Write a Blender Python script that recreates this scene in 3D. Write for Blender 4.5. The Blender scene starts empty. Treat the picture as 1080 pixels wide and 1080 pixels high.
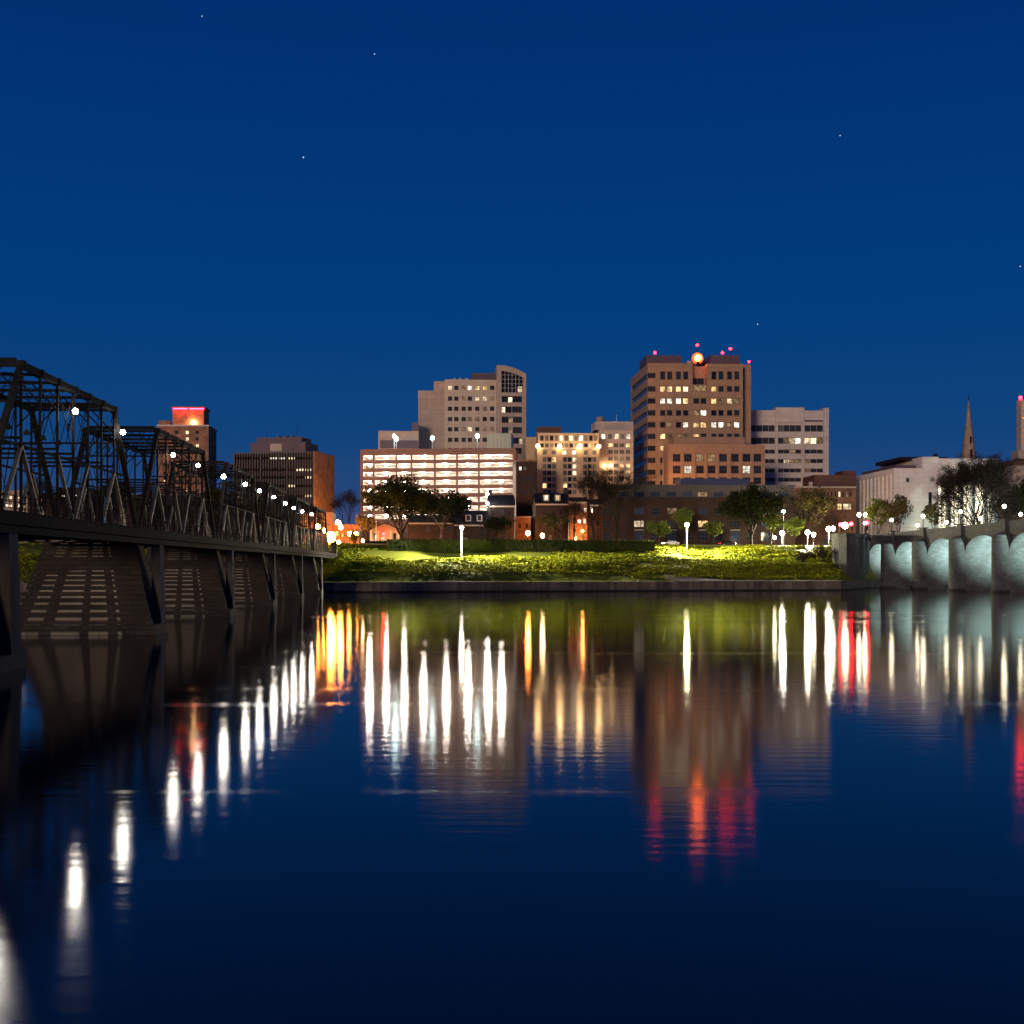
import bpy, math, random
from mathutils import Vector, Matrix, noise
random.seed(7)
SC = bpy.context.scene
COL = SC.collection
R = math.radians
F = 1300.0            # focal length in pixels of the 1080 px photograph
HY = 597.0            # its horizon row
CAM_Z = 5.8

# ---------------------------------------------------------------- camera, sky, sun, exposure
cam_d = bpy.data.cameras.new('camera')
cam = bpy.data.objects.new('camera', cam_d); COL.objects.link(cam)
cam.location = (0, 0, CAM_Z); cam.rotation_euler = (R(90), 0, 0)
cam_d.sensor_width = 36; cam_d.lens = 36 * F / 1080
cam_d.shift_y = (HY - 540) / 1080
cam_d.clip_start = 0.5; cam_d.clip_end = 12000
SC.camera = cam

SUN_EL, SUN_AZ = R(5), R(200)     # afterglow low behind the camera, azimuth measured clockwise from +Y
w = bpy.data.worlds.new('World'); SC.world = w; w.use_nodes = True
nt = w.node_tree; nt.nodes.clear()
def wn(t, **k):
    n = nt.nodes.new(t)
    for a, b in k.items(): setattr(n, a, b)
    return n
sky = wn('ShaderNodeTexSky', sky_type='NISHITA', sun_disc=False, sun_elevation=SUN_EL, sun_rotation=SUN_AZ,
         altitude=120, air_density=1.0, dust_density=0.3, ozone_density=4.0)
geo = wn('ShaderNodeTexCoord'); sep = wn('ShaderNodeSeparateXYZ')
nt.links.new(geo.outputs['Generated'], sep.inputs[0])
ramp = wn('ShaderNodeValToRGB')          # dusk tint of the clear sky by elevation
nt.links.new(sep.outputs['Z'], ramp.inputs[0])
SKY_RAMP = [(0.0, (0.085, 0.075, 0.165)), (0.05, (0.022, 0.064, 0.19)), (0.1, (0.006, 0.057, 0.198)), (0.2, (0.0006, 0.048, 0.205)), (0.42, (0.0004, 0.029, 0.165)), (1.0, (0.001, 0.010, 0.07))]
el = ramp.color_ramp.elements
while len(el) < len(SKY_RAMP): el.new(0.5)
for e, (p, c) in zip(el, SKY_RAMP): e.position = p; e.color = (*c, 1)
lum = wn('ShaderNodeRGBToBW'); nt.links.new(sky.outputs[0], lum.inputs[0])
mr = wn('ShaderNodeMapRange'); nt.links.new(lum.outputs[0], mr.inputs[0])
mr.inputs['From Min'].default_value = 0.0; mr.inputs['From Max'].default_value = 6.0
mr.inputs['To Min'].default_value = 9.4; mr.inputs['To Max'].default_value = 10.6
vm = wn('ShaderNodeVectorMath', operation='SCALE')
nt.links.new(ramp.outputs[0], vm.inputs[0]); nt.links.new(mr.outputs[0], vm.inputs['Scale'])
bg = wn('ShaderNodeBackground'); bg.inputs[1].default_value = 0.10
nt.links.new(vm.outputs[0], bg.inputs[0])
wo = wn('ShaderNodeOutputWorld'); nt.links.new(bg.outputs[0], wo.inputs[0])

sd = bpy.data.lights.new('sun', 'SUN'); sun = bpy.data.objects.new('sun', sd); COL.objects.link(sun)
sd.energy = 1.35; sd.angle = R(10); sd.color = (1.0, 0.71, 0.51)
sv = Vector((math.sin(SUN_AZ) * math.cos(SUN_EL), math.cos(SUN_AZ) * math.cos(SUN_EL), math.sin(SUN_EL)))
sun.rotation_euler = sv.to_track_quat('Z', 'Y').to_euler()

vs = SC.view_settings
vs.view_transform = 'Standard'; vs.look = 'None'; vs.exposure = 0; vs.gamma = 1
SC.render.engine = 'CYCLES'
cy = SC.cycles
cy.use_denoising = True
try: cy.denoiser = 'OPENIMAGEDENOISE'
except Exception: pass
cy.max_bounces = 5; cy.diffuse_bounces = 2; cy.glossy_bounces = 3; cy.transmission_bounces = 2; cy.transparent_max_bounces = 4
cy.sample_clamp_indirect = 8; cy.caustics_reflective = False; cy.caustics_refractive = False
cy.use_light_tree = True

# ---------------------------------------------------------------- helpers
YAW = math.atan(0.0615)                       # the street grid
U = Vector((-math.sin(YAW), math.cos(YAW), 0))   # away from the river
V = Vector((math.cos(YAW), math.sin(YAW), 0))    # along the river
def at(px, py, d): return Vector(((px - 540) / F * d, d, CAM_Z + (HY - py) / F * d))

def tag(o, label=None, cat=None, group=None, kind=None):
    if label: o['label'] = label
    if cat: o['category'] = cat
    if group: o['group'] = group
    if kind: o['kind'] = kind
    return o
def empty(name, loc=(0, 0, 0), rz=0, label=None, cat=None, group=None, kind=None):
    o = bpy.data.objects.new(name, None); COL.objects.link(o)
    o.location = loc; o.rotation_euler = (0, 0, rz); o.empty_display_size = 0.5
    return tag(o, label, cat, group, kind)
def link(name, me, parent=None, loc=None, rz=0):
    o = bpy.data.objects.new(name, me); COL.objects.link(o)
    if parent is not None: o.parent = parent
    if loc is not None: o.location = loc
    if rz: o.rotation_euler = (0, 0, rz)
    return o

class MB:
    """collects shapes for one mesh"""
    def __init__(s): s.v = []; s.f = []; s.m = []; s.sm = []
    def quad(s, a, b, c, d, m=0, sm=False):
        n = len(s.v); s.v += [tuple(a), tuple(b), tuple(c), tuple(d)]; s.f.append((n, n+1, n+2, n+3)); s.m.append(m); s.sm.append(sm)
    def tri(s, a, b, c, m=0):
        n = len(s.v); s.v += [tuple(a), tuple(b), tuple(c)]; s.f.append((n, n+1, n+2)); s.m.append(m); s.sm.append(False)
    def hexa(s, p, m=0):       # 8 points: bottom loop, top loop
        n = len(s.v); s.v += [tuple(q) for q in p]
        for f in ((0,3,2,1),(4,5,6,7),(0,1,5,4),(1,2,6,5),(2,3,7,6),(3,0,4,7)):
            s.f.append(tuple(n+i for i in f)); s.m.append(m); s.sm.append(False)
        return s
    def box(s, x0, x1, y0, y1, z0, z1, m=0):
        return s.hexa([(x0,y0,z0),(x1,y0,z0),(x1,y1,z0),(x0,y1,z0),(x0,y0,z1),(x1,y0,z1),(x1,y1,z1),(x0,y1,z1)], m)
    def beam(s, p, q, w=0.3, h=None, m=0):
        p = Vector(p); q = Vector(q); h = h or w; d = (q-p).normalized()
        a = d.cross(Vector((0,0,1)))
        if a.length < 1e-3: a = Vector((1,0,0))
        a.normalize(); b = d.cross(a).normalized()
        a *= w/2; b *= h/2
        return s.hexa([p-a-b, p+a-b, p+a+b, p-a+b, q-a-b, q+a-b, q+a+b, q-a+b], m)
    def tube(s, pts, radii, n=6, m=0, cap=True):
        pts = [Vector(p) for p in pts]; base = len(s.v)
        for i, p in enumerate(pts):
            d = (pts[min(i+1, len(pts)-1)] - pts[max(i-1, 0)]).normalized()
            a = d.cross(Vector((0.31,0.95,0.05)))
            if a.length < 1e-3: a = d.cross(Vector((1,0,0)))
            a.normalize(); b = d.cross(a)
            for k in range(n):
                t = 2*math.pi*k/n; s.v.append(tuple(p + (a*math.cos(t)+b*math.sin(t))*radii[i]))
        for i in range(len(pts)-1):
            for k in range(n):
                s.f.append((base+i*n+k, base+i*n+(k+1)%n, base+(i+1)*n+(k+1)%n, base+(i+1)*n+k)); s.m.append(m); s.sm.append(True)
        if cap:
            s.f.append(tuple(base+k for k in reversed(range(n)))); s.m.append(m); s.sm.append(False)
            e = base+(len(pts)-1)*n; s.f.append(tuple(e+k for k in range(n))); s.m.append(m); s.sm.append(False)
        return s
    def sphere(s, c, r, m=0, nu=10, nv=6, sz=1.0):
        base = len(s.v); c = Vector(c)
        for j in range(1, nv):
            ph = math.pi*j/nv
            for i in range(nu):
                t = 2*math.pi*i/nu; s.v.append((c.x+r*math.sin(ph)*math.cos(t), c.y+r*math.sin(ph)*math.sin(t), c.z+r*sz*math.cos(ph)))
        top = len(s.v); s.v.append((c.x, c.y, c.z+r*sz)); s.v.append((c.x, c.y, c.z-r*sz))
        for j in range(nv-2):
            for i in range(nu):
                s.f.append((base+j*nu+i, base+(j+1)*nu+i, base+(j+1)*nu+(i+1)%nu, base+j*nu+(i+1)%nu)); s.m.append(m); s.sm.append(True)
        for i in range(nu):
            s.f.append((top, base+i, base+(i+1)%nu)); s.m.append(m); s.sm.append(True)
            e = base+(nv-2)*nu; s.f.append((top+1, e+(i+1)%nu, e+i)); s.m.append(m); s.sm.append(True)
        return s
    def mesh(s, name, mats):
        me = bpy.data.meshes.new(name); me.from_pydata(s.v, [], s.f)
        for m in (mats if isinstance(mats, (list, tuple)) else [mats]): me.materials.append(m)
        me.polygons.foreach_set('material_index', s.m); me.polygons.foreach_set('use_smooth', s.sm)
        me.update(); return me
    def build(s, name, mats, parent=None, loc=None, rz=0): return link(name, s.mesh(name, mats), parent, loc, rz)

# ---------------------------------------------------------------- materials
M = {}
def newmat(name):
    m = bpy.data.materials.new(name); m.use_nodes = True; M[name] = m
    return m, m.node_tree, m.node_tree.nodes['Principled BSDF']
def lnk(t, a, b): t.links.new(a, b)
def plain(name, col, rough=0.8, var=0.25, scale=0.6, metal=0.0, coord='Object'):
    m, t, p = newmat(name)
    tc = t.nodes.new('ShaderNodeTexCoord'); n = t.nodes.new('ShaderNodeTexNoise'); n.inputs['Scale'].default_value = scale; n.inputs['Detail'].default_value = 6
    lnk(t, tc.outputs[coord], n.inputs['Vector'])
    r = t.nodes.new('ShaderNodeValToRGB'); r.color_ramp.elements[0].position = 0.3; r.color_ramp.elements[1].position = 0.7
    r.color_ramp.elements[0].color = (*[c*(1-var) for c in col], 1); r.color_ramp.elements[1].color = (*[min(1, c*(1+var)) for c in col], 1)
    lnk(t, n.outputs['Fac'], r.inputs[0]); lnk(t, r.outputs[0], p.inputs['Base Color'])
    p.inputs['Roughness'].default_value = rough; p.inputs['Metallic'].default_value = metal
    return m
for_matte = ('old_steel', 'deck_timber', 'lamp_metal', 'dark_bronze', 'slate', 'bark')
def courses(name, col, mortar, bw, bh, rough=0.85, ms=0.03, var=0.35, bump=0.3, stain=0.4):
    """brick or stone courses on upright faces"""
    m, t, p = newmat(name)
    tc = t.nodes.new('ShaderNodeTexCoord'); sp = t.nodes.new('ShaderNodeSeparateXYZ'); lnk(t, tc.outputs['Object'], sp.inputs[0])
    ad = t.nodes.new('ShaderNodeMath'); ad.operation = 'ADD'; lnk(t, sp.outputs['X'], ad.inputs[0]); lnk(t, sp.outputs['Y'], ad.inputs[1])
    cb = t.nodes.new('ShaderNodeCombineXYZ'); lnk(t, ad.outputs[0], cb.inputs[0]); lnk(t, sp.outputs['Z'], cb.inputs[1])
    b = t.nodes.new('ShaderNodeTexBrick'); lnk(t, cb.outputs[0], b.inputs['Vector'])
    b.inputs['Scale'].default_value = 1; b.inputs['Brick Width'].default_value = bw; b.inputs['Row Height'].default_value = bh
    b.inputs['Mortar Size'].default_value = ms; b.inputs['Mortar Smooth'].default_value = 0.4
    b.inputs['Color1'].default_value = (*[c*(1-var) for c in col], 1); b.inputs['Color2'].default_value = (*[c*(1+var) for c in col], 1); b.inputs['Mortar'].default_value = (*mortar, 1)
    n = t.nodes.new('ShaderNodeTexNoise'); n.inputs['Scale'].default_value = 0.35; n.inputs['Detail'].default_value = 8; lnk(t, tc.outputs['Object'], n.inputs['Vector'])
    mr = t.nodes.new('ShaderNodeMapRange'); mr.inputs['From Min'].default_value = 0.3; mr.inputs['From Max'].default_value = 0.7; mr.inputs['To Min'].default_value = 1 - stain; mr.inputs['To Max'].default_value = 1 + 0.75*stain; lnk(t, n.outputs['Fac'], mr.inputs[0])
    sc = t.nodes.new('ShaderNodeVectorMath'); sc.operation = 'SCALE'; lnk(t, b.outputs['Color'], sc.inputs[0]); lnk(t, mr.outputs[0], sc.inputs['Scale'])
    lnk(t, sc.outputs[0], p.inputs['Base Color']); p.inputs['Roughness'].default_value = rough
    if bump:
        bm = t.nodes.new('ShaderNodeBump'); bm.inputs['Strength'].default_value = bump; bm.inputs['Distance'].default_value = 0.08; bm.invert = True
        lnk(t, b.outputs['Fac'], bm.inputs['Height']); lnk(t, bm.outputs[0], p.inputs['Normal'])
    return m
def glow(name, col, strength, sampled=True):
    m, t, p = newmat(name)
    p.inputs['Base Color'].default_value = (0.6, 0.6, 0.6, 1); p.inputs['Emission Color'].default_value = (*col, 1); p.inputs['Emission Strength'].default_value = strength
    if not sampled: m.cycles.emission_sampling = 'NONE'
    return m
def litpane(name, col, strength):
    """a room seen through glass: uneven, with a brighter ceiling strip and furniture below"""
    m, t, p = newmat(name)
    tc = t.nodes.new('ShaderNodeTexCoord'); oi = t.nodes.new('ShaderNodeObjectInfo')
    ad = t.nodes.new('ShaderNodeVectorMath'); ad.operation = 'ADD'; lnk(t, tc.outputs['Object'], ad.inputs[0])
    sx = t.nodes.new('ShaderNodeVectorMath'); sx.operation = 'SCALE'; sx.inputs[0].default_value = (37, 91, 53); lnk(t, oi.outputs['Random'], sx.inputs['Scale']); lnk(t, sx.outputs[0], ad.inputs[1])
    n = t.nodes.new('ShaderNodeTexNoise'); n.inputs['Scale'].default_value = 0.9; n.inputs['Detail'].default_value = 3; lnk(t, ad.outputs[0], n.inputs['Vector'])
    mr = t.nodes.new('ShaderNodeMapRange'); mr.inputs['From Min'].default_value = 0.36; mr.inputs['From Max'].default_value = 0.66; mr.inputs['To Min'].default_value = 0.3; mr.inputs['To Max'].default_value = 1.5; lnk(t, n.outputs['Fac'], mr.inputs[0])
    r2 = t.nodes.new('ShaderNodeMapRange'); r2.inputs['To Min'].default_value = 0.5*strength; r2.inputs['To Max'].default_value = 1.4*strength; lnk(t, oi.outputs['Random'], r2.inputs[0])
    mu = t.nodes.new('ShaderNodeMath'); mu.operation = 'MULTIPLY'; lnk(t, mr.outputs[0], mu.inputs[0]); lnk(t, r2.outputs[0], mu.inputs[1])
    p.inputs['Base Color'].default_value = (0.02, 0.02, 0.02, 1); p.inputs['Roughness'].default_value = 0.15
    p.inputs['Emission Color'].default_value = (*col, 1); lnk(t, mu.outputs[0], p.inputs['Emission Strength'])
    m.cycles.emission_sampling = 'NONE'
    return m

plain('concrete', (0.34, 0.27, 0.235), 0.85, 0.2, 0.15)
plain('plum_metal', (0.10, 0.07, 0.10), 0.6, 0.15, 0.2)
plain('garage_inside', (0.88, 0.80, 0.72), 0.8, 0.08, 0.3)
plain('dark_bronze', (0.016, 0.011, 0.014), 0.4, 0.2, 0.3)
plain('bronze_spandrel', (0.05, 0.034, 0.043), 0.5, 0.1, 0.2)
plain('dark_roof', (0.05, 0.04, 0.045), 0.8, 0.3, 0.4)
plain('slate', (0.02,0.021,0.03), 0.6, 0.35, 1.2)
plain('blue_roof', (0.05, 0.075, 0.16), 0.45, 0.15, 0.2)
plain('grey_fascia', (0.09, 0.08, 0.085), 0.8, 0.12, 0.2)
plain('trim', (0.45, 0.41, 0.36), 0.7, 0.1, 0.5)
plain('white_paint', (0.75, 0.74, 0.72), 0.5, 0.06, 1)
plain('clapboard', (0.42, 0.36, 0.31), 0.7, 0.1, 0.4)
plain('copper_roof', (0.10, 0.045, 0.03), 0.6, 0.25, 0.4)
plain('spire_stone', (0.36, 0.26, 0.19), 0.85, 0.25, 0.5)
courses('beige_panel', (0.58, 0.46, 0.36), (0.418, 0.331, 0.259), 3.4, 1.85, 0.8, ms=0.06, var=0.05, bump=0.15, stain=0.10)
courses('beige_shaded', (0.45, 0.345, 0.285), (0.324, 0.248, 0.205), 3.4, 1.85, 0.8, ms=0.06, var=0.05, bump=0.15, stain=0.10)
courses('white_panel', (0.63, 0.56, 0.51), (0.454, 0.403, 0.367), 4.2, 1.7, 0.8, ms=0.06, var=0.05, bump=0.15, stain=0.10)
courses('brown_precast', (0.42, 0.255, 0.16), (0.256, 0.164, 0.112), 3.0, 2.05, 0.8, ms=0.06, var=0.05, bump=0.15, stain=0.10)
courses('hotel_stucco', (0.43, 0.325, 0.23), (0.344, 0.26, 0.184), 5.0, 2.1, 0.8, ms=0.06, var=0.05, bump=0.15, stain=0.10)
courses('hotel_white', (0.52, 0.45, 0.4), (0.416, 0.36, 0.32), 4.0, 2.1, 0.8, ms=0.06, var=0.05, bump=0.15, stain=0.10)
courses('white_stone', (0.82, 0.78, 0.74), (0.656, 0.599, 0.549), 3.0, 1.5, 0.8, ms=0.06, var=0.05, bump=0.15, stain=0.10)
courses('garage_precast', (0.34, 0.205, 0.155), (0.245, 0.148, 0.112), 6.0, 2.6, 0.8, ms=0.06, var=0.05, bump=0.15, stain=0.10)
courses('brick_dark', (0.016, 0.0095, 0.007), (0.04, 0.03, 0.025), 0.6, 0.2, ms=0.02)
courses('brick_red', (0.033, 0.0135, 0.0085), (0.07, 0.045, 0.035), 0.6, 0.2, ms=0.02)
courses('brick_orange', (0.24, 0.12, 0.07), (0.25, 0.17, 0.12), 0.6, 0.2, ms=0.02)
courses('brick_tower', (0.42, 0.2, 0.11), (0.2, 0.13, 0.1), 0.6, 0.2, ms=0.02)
courses('pier_stone', (0.019, 0.0155, 0.0135), (0.015, 0.012, 0.01), 1.0, 0.42, ms=0.05, var=0.4, bump=0.6)
courses('arch_stone', (0.056, 0.059, 0.068), (0.035, 0.034, 0.034), 0.9, 0.4, ms=0.035, var=0.22, bump=0.5)
courses('wet_stone', (0.016, 0.016, 0.014), (0.008, 0.008, 0.007), 1.0, 0.42, ms=0.05, var=0.4, bump=0.6)
def streaked(name, col):
    """board-marked concrete with rain streaks running down it"""
    m = plain(name, col, 0.9, 0.3, 0.35); t = m.node_tree; p = t.nodes['Principled BSDF']
    src = p.inputs['Base Color'].links[0].from_socket
    tc = t.nodes.new('ShaderNodeTexCoord'); mp = t.nodes.new('ShaderNodeMapping'); mp.inputs['Scale'].default_value = (0.9, 0.9, 0.12); lnk(t, tc.outputs['Object'], mp.inputs['Vector'])
    n = t.nodes.new('ShaderNodeTexNoise'); n.inputs['Scale'].default_value = 1; n.inputs['Detail'].default_value = 8; n.inputs['Roughness'].default_value = 0.7; lnk(t, mp.outputs[0], n.inputs['Vector'])
    mr = t.nodes.new('ShaderNodeMapRange'); mr.inputs['From Min'].default_value = 0.35; mr.inputs['From Max'].default_value = 0.65; mr.inputs['To Min'].default_value = 0.45; mr.inputs['To Max'].default_value = 1.5; lnk(t, n.outputs['Fac'], mr.inputs[0])
    sc = t.nodes.new('ShaderNodeVectorMath'); sc.operation = 'SCALE'; lnk(t, src, sc.inputs[0]); lnk(t, mr.outputs[0], sc.inputs['Scale']); lnk(t, sc.outputs[0], p.inputs['Base Color'])
streaked('wall_concrete', (0.11, 0.095, 0.085)); streaked('cast_concrete', (0.05, 0.047, 0.043))
plain('old_steel', (0.011, 0.0095, 0.0095), 0.55, 0.4, 2.0)
plain('grey_steel', (0.06, 0.06, 0.056), 0.55, 0.3, 2.0)
plain('deck_timber', (0.016, 0.013, 0.012), 0.85, 0.4, 1.5)
plain('lamp_metal', (0.02, 0.02, 0.022), 0.45, 0.2, 3)
plain('pole_white', (0.7, 0.69, 0.66), 0.4, 0.05, 3)
plain('asphalt', (0.05, 0.05, 0.052), 0.9, 0.25, 0.5)
plain('pavement', (0.3, 0.28, 0.25), 0.9, 0.2, 0.6)
plain('path_concrete', (0.36, 0.33, 0.29), 0.9, 0.15, 0.5)
plain('bark', (0.03, 0.023, 0.019), 0.95, 0.4, 2)
plain('bark_pale', (0.15, 0.12, 0.10), 0.95, 0.4, 2)
plain('car_white', (0.75, 0.75, 0.75), 0.25, 0.03, 2)
plain('car_dark', (0.03, 0.032, 0.04), 0.25, 0.1, 2)
plain('car_red', (0.3, 0.02, 0.02), 0.25, 0.1, 2)
plain('tyre', (0.015, 0.015, 0.015), 0.9, 0.1, 2)
plain('frame_dark', (0.05, 0.045, 0.045), 0.5, 0.1, 2)
plain('frame_pale', (0.35, 0.31, 0.28), 0.6, 0.1, 2)

for k in for_matte: M[k].node_tree.nodes['Principled BSDF'].inputs['Specular IOR Level'].default_value = 0.08; M[k].node_tree.nodes['Principled BSDF'].inputs['Roughness'].default_value = 0.85
def foliage(name, dark, light, scale=0.5):
    m, t, p = newmat(name)
    tc = t.nodes.new('ShaderNodeTexCoord'); n = t.nodes.new('ShaderNodeTexNoise'); n.inputs['Scale'].default_value = scale; n.inputs['Detail'].default_value = 8; n.inputs['Roughness'].default_value = 0.7
    lnk(t, tc.outputs['Object'], n.inputs['Vector'])
    r = t.nodes.new('ShaderNodeValToRGB'); r.color_ramp.elements[0].position = 0.35; r.color_ramp.elements[1].position = 0.65
    r.color_ramp.elements[0].color = (*dark, 1); r.color_ramp.elements[1].color = (*light, 1)
    lnk(t, n.outputs['Fac'], r.inputs[0]); lnk(t, r.outputs[0], p.inputs['Base Color']); p.inputs['Roughness'].default_value = 0.75
    p.inputs['Specular IOR Level'].default_value = 0.02
    return m
foliage('leaves_dark', (0.011, 0.018, 0.007), (0.034, 0.042, 0.013))
foliage('leaves_spring', (0.07, 0.10, 0.02), (0.16, 0.2, 0.04))
foliage('leaves_olive', (0.06, 0.055, 0.025), (0.12, 0.11, 0.045))
foliage('twig_haze', (0.014, 0.011, 0.01), (0.034, 0.027, 0.022))
foliage('undergrowth_leaves', (0.13, 0.17, 0.015), (0.36, 0.38, 0.025), 0.12)
foliage('grass_ground', (0.08, 0.10, 0.018), (0.14, 0.16, 0.025), 0.15)

def glass(name, col=(0.02, 0.022, 0.028), rough=0.08):
    m, t, p = newmat(name); p.inputs['Base Color'].default_value = (*col, 1); p.inputs['Roughness'].default_value = rough
    oi = t.nodes.new('ShaderNodeObjectInfo'); r = t.nodes.new('ShaderNodeValToRGB')
    r.color_ramp.elements[0].color = (*[c*0.5 for c in col], 1); r.color_ramp.elements[1].color = (*[c*1.8 for c in col], 1)
    lnk(t, oi.outputs['Random'], r.inputs[0]); lnk(t, r.outputs[0], p.inputs['Base Color'])
    return m
glass('glass_dark'); glass('glass_grey', (0.11, 0.12, 0.11), 0.2); glass('glass_green', (0.16, 0.24, 0.18), 0.25); glass('glass_blue', (0.03, 0.045, 0.085), 0.12)
litpane('lit_warm', (1.0, 0.62, 0.26), 1.5)
litpane('lit_cream', (1.0, 0.78, 0.48), 1.5)
litpane('lit_white', (1.0, 0.92, 0.74), 1.8)
litpane('lit_dim', (1.0, 0.62, 0.28), 0.28)
litpane('lit_orange', (1.0, 0.4, 0.1), 0.7)
glow('portico_light', (1.0, 0.88, 0.62), 3)
WIN = {'d': 'glass_dark', 'g': 'glass_grey', 'b': 'glass_blue', 'w': 'lit_warm', 'y': 'lit_cream', 'c': 'lit_white', 'm': 'lit_dim', 'o': 'lit_orange', 'n': 'glass_green'}
LAMP = {
 'white': glow('lamp_white', (1.0, 0.93, 0.80), 190), 'park': glow('lamp_park', (1.0, 0.90, 0.70), 240),
 'yellow': glow('lamp_yellow', (1.0, 0.88, 0.45), 330), 'sodium': glow('lamp_sodium', (1.0, 0.29, 0.045), 330),
 'sodium_big': glow('lamp_sodium_big', (1.0, 0.38, 0.08), 700),
 'amber': glow('lamp_amber', (1.0, 0.62, 0.28), 110), 'wall': glow('lamp_wall', (1.0, 0.60, 0.25), 58), 'cool': glow('lamp_cool', (0.80, 1.0, 0.94), 55),
 'globe': glow('lamp_globe', (1.0, 0.83, 0.55), 62), 'red': glow('lamp_red', (1.0, 0.003, 0.006), 55), 'beacon': glow('lamp_beacon', (1.0, 0.17, 0.022), 34),
 'deck': glow('lamp_deck', (1.0, 0.86, 0.72), 290), 'signal': glow('lamp_signal', (1.0, 0.004, 0.01), 130), 'ground': glow('lamp_ground', (1.0, 0.88, 0.7), 300),
 'neon': glow('lamp_neon', (1.0, 0.004, 0.018), 80), 'tail': glow('lamp_tail', (1.0, 0.01, 0.01), 6),
}
# ---------------------------------------------------------------- ground, river, roads
def shore(x): return 277 + 0.2 * x
def bank(x):          # the water's edge: it turns inland beside the stone bridge
    return shore(x) + max(0, min(22, x - 78)) * 1.65
PROFILE = [(0.5, 2.2), (5, 2.35), (9, 3.9), (18, 6.4), (24, 6.9), (29, 7.3), (35, 9.6), (42, 11.0), (48, 11.45), (60, 11.5), (5000, 11.5)]
def prof(t):
    for (a, za), (b, zb) in zip(PROFILE, PROFILE[1:]):
        if t <= b: return za + (zb - za) * max(0, (t - a)) / (b - a)
    return 11.5
def gz(x, y):
    t = (y - bank(x)) * (1 + 3.0 * max(0, min(1, (x - 80) / 16))); z = prof(t)
    k = max(0, min(1, (t - 4) / 5)) * max(0, min(1, (50 - t) / 6))
    if k > 0: z += k * 0.7 * (noise.noise(Vector((x * 0.045, y * 0.09, 3.1))) + 0.4 * noise.noise(Vector((x * 0.15, y * 0.3, 8.1))))
    return z
def terrain():
    xs = [-2500, -1200, -600, -300, -220] + [-180 + 2.5 * i for i in range(145)] + [190, 230, 300, 600, 1200, 2500]
    ts = [0.5, 1.5, 3, 5] + [6.5 + 1.5 * i for i in range(29)] + [52, 60, 90, 200, 800, 4000]
    v = []; f = []
    for t in ts:
        for x in xs:
            y = bank(x) + t; v.append((x, y, gz(x, y) if t < 60 else 11.5))
    n = len(xs)
    for j in range(len(ts) - 1):
        for i in range(n - 1): f.append((j*n+i, j*n+i+1, (j+1)*n+i+1, (j+1)*n+i))
    me = bpy.data.meshes.new('ground'); me.from_pydata(v, [], f); me.materials.append(M['grass_ground'])
    me.polygons.foreach_set('use_smooth', [True]*len(f)); me.update()
    tag(link('ground', me), kind='structure')
terrain()

def water():
    m, t, p = newmat('river_water')
    out = t.nodes['Material Output']; t.nodes.remove(p)
    df = t.nodes.new('ShaderNodeBsdfDiffuse'); df.inputs['Color'].default_value = (0.004, 0.009, 0.016, 1)
    gl = t.nodes.new('ShaderNodeBsdfAnisotropic'); gl.distribution = 'BECKMANN'; gl.inputs['Color'].default_value = (1, 1, 1, 1)
    fr = t.nodes.new('ShaderNodeFresnel'); fr.inputs['IOR'].default_value = 1.33
    mx = t.nodes.new('ShaderNodeMixShader'); lnk(t, fr.outputs[0], mx.inputs[0]); lnk(t, df.outputs[0], mx.inputs[1]); lnk(t, gl.outputs[0], mx.inputs[2]); lnk(t, mx.outputs[0], out.inputs['Surface'])
    tc = t.nodes.new('ShaderNodeTexCoord')
    def nz(sx, sy, det, dist=0.0):
        mp = t.nodes.new('ShaderNodeMapping'); mp.inputs['Scale'].default_value = (sx, sy, 1); lnk(t, tc.outputs['Object'], mp.inputs['Vector'])
        n = t.nodes.new('ShaderNodeTexNoise'); n.inputs['Scale'].default_value = 1; n.inputs['Detail'].default_value = det; n.inputs['Distortion'].default_value = dist; lnk(t, mp.outputs[0], n.inputs['Vector']); return n.outputs['Fac']
    def mrange(src, a, b_, c_, d_):
        r = t.nodes.new('ShaderNodeMapRange'); r.inputs['From Min'].default_value = a; r.inputs['From Max'].default_value = b_; r.inputs['To Min'].default_value = c_; r.inputs['To Max'].default_value = d_; lnk(t, src, r.inputs[0]); return r.outputs[0]
    def add(x, y):
        m = t.nodes.new('ShaderNodeMath'); m.operation = 'ADD'; lnk(t, x, m.inputs[0]); lnk(t, y, m.inputs[1]); return m.outputs[0]
    calm = mrange(nz(0.006, 0.05, 4, 0.3), 0.38, 0.7, 0.088, 0.122)          # slow swells
    wind = mrange(nz(0.011, 0.30, 3, 0.4), 0.60, 0.74, 0.0, 0.10)           # narrow ruffled lanes across the current
    sy = t.nodes.new('ShaderNodeSeparateXYZ'); lnk(t, tc.outputs['Object'], sy.inputs[0])
    near = mrange(sy.outputs['Y'], 14.0, 22.0, 0.085, 0.0)                    # breeze ruffling the water close to this bank
    lnk(t, add(add(calm, wind), near), gl.inputs['Roughness'])
    b = t.nodes.new('ShaderNodeBump'); b.inputs['Strength'].default_value = 0.5; b.inputs['Distance'].default_value = 0.010; lnk(t, nz(0.45, 1.8, 4), b.inputs['Height'])
    lnk(t, b.outputs[0], gl.inputs['Normal'])
    mb = MB(); mb.quad((-2500, -150, 0), (2500, -150, 0), (2500, 800, 0), (-2500, -215, 0)) if False else mb.quad((-2500, -150, 0), (2500, -150, 0), (2500, bank(2500) + 0.3, 0), (-2500, shore(-2500) + 0.3, 0))
    tag(mb.build('river_water', m), kind='structure')
water()

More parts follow.
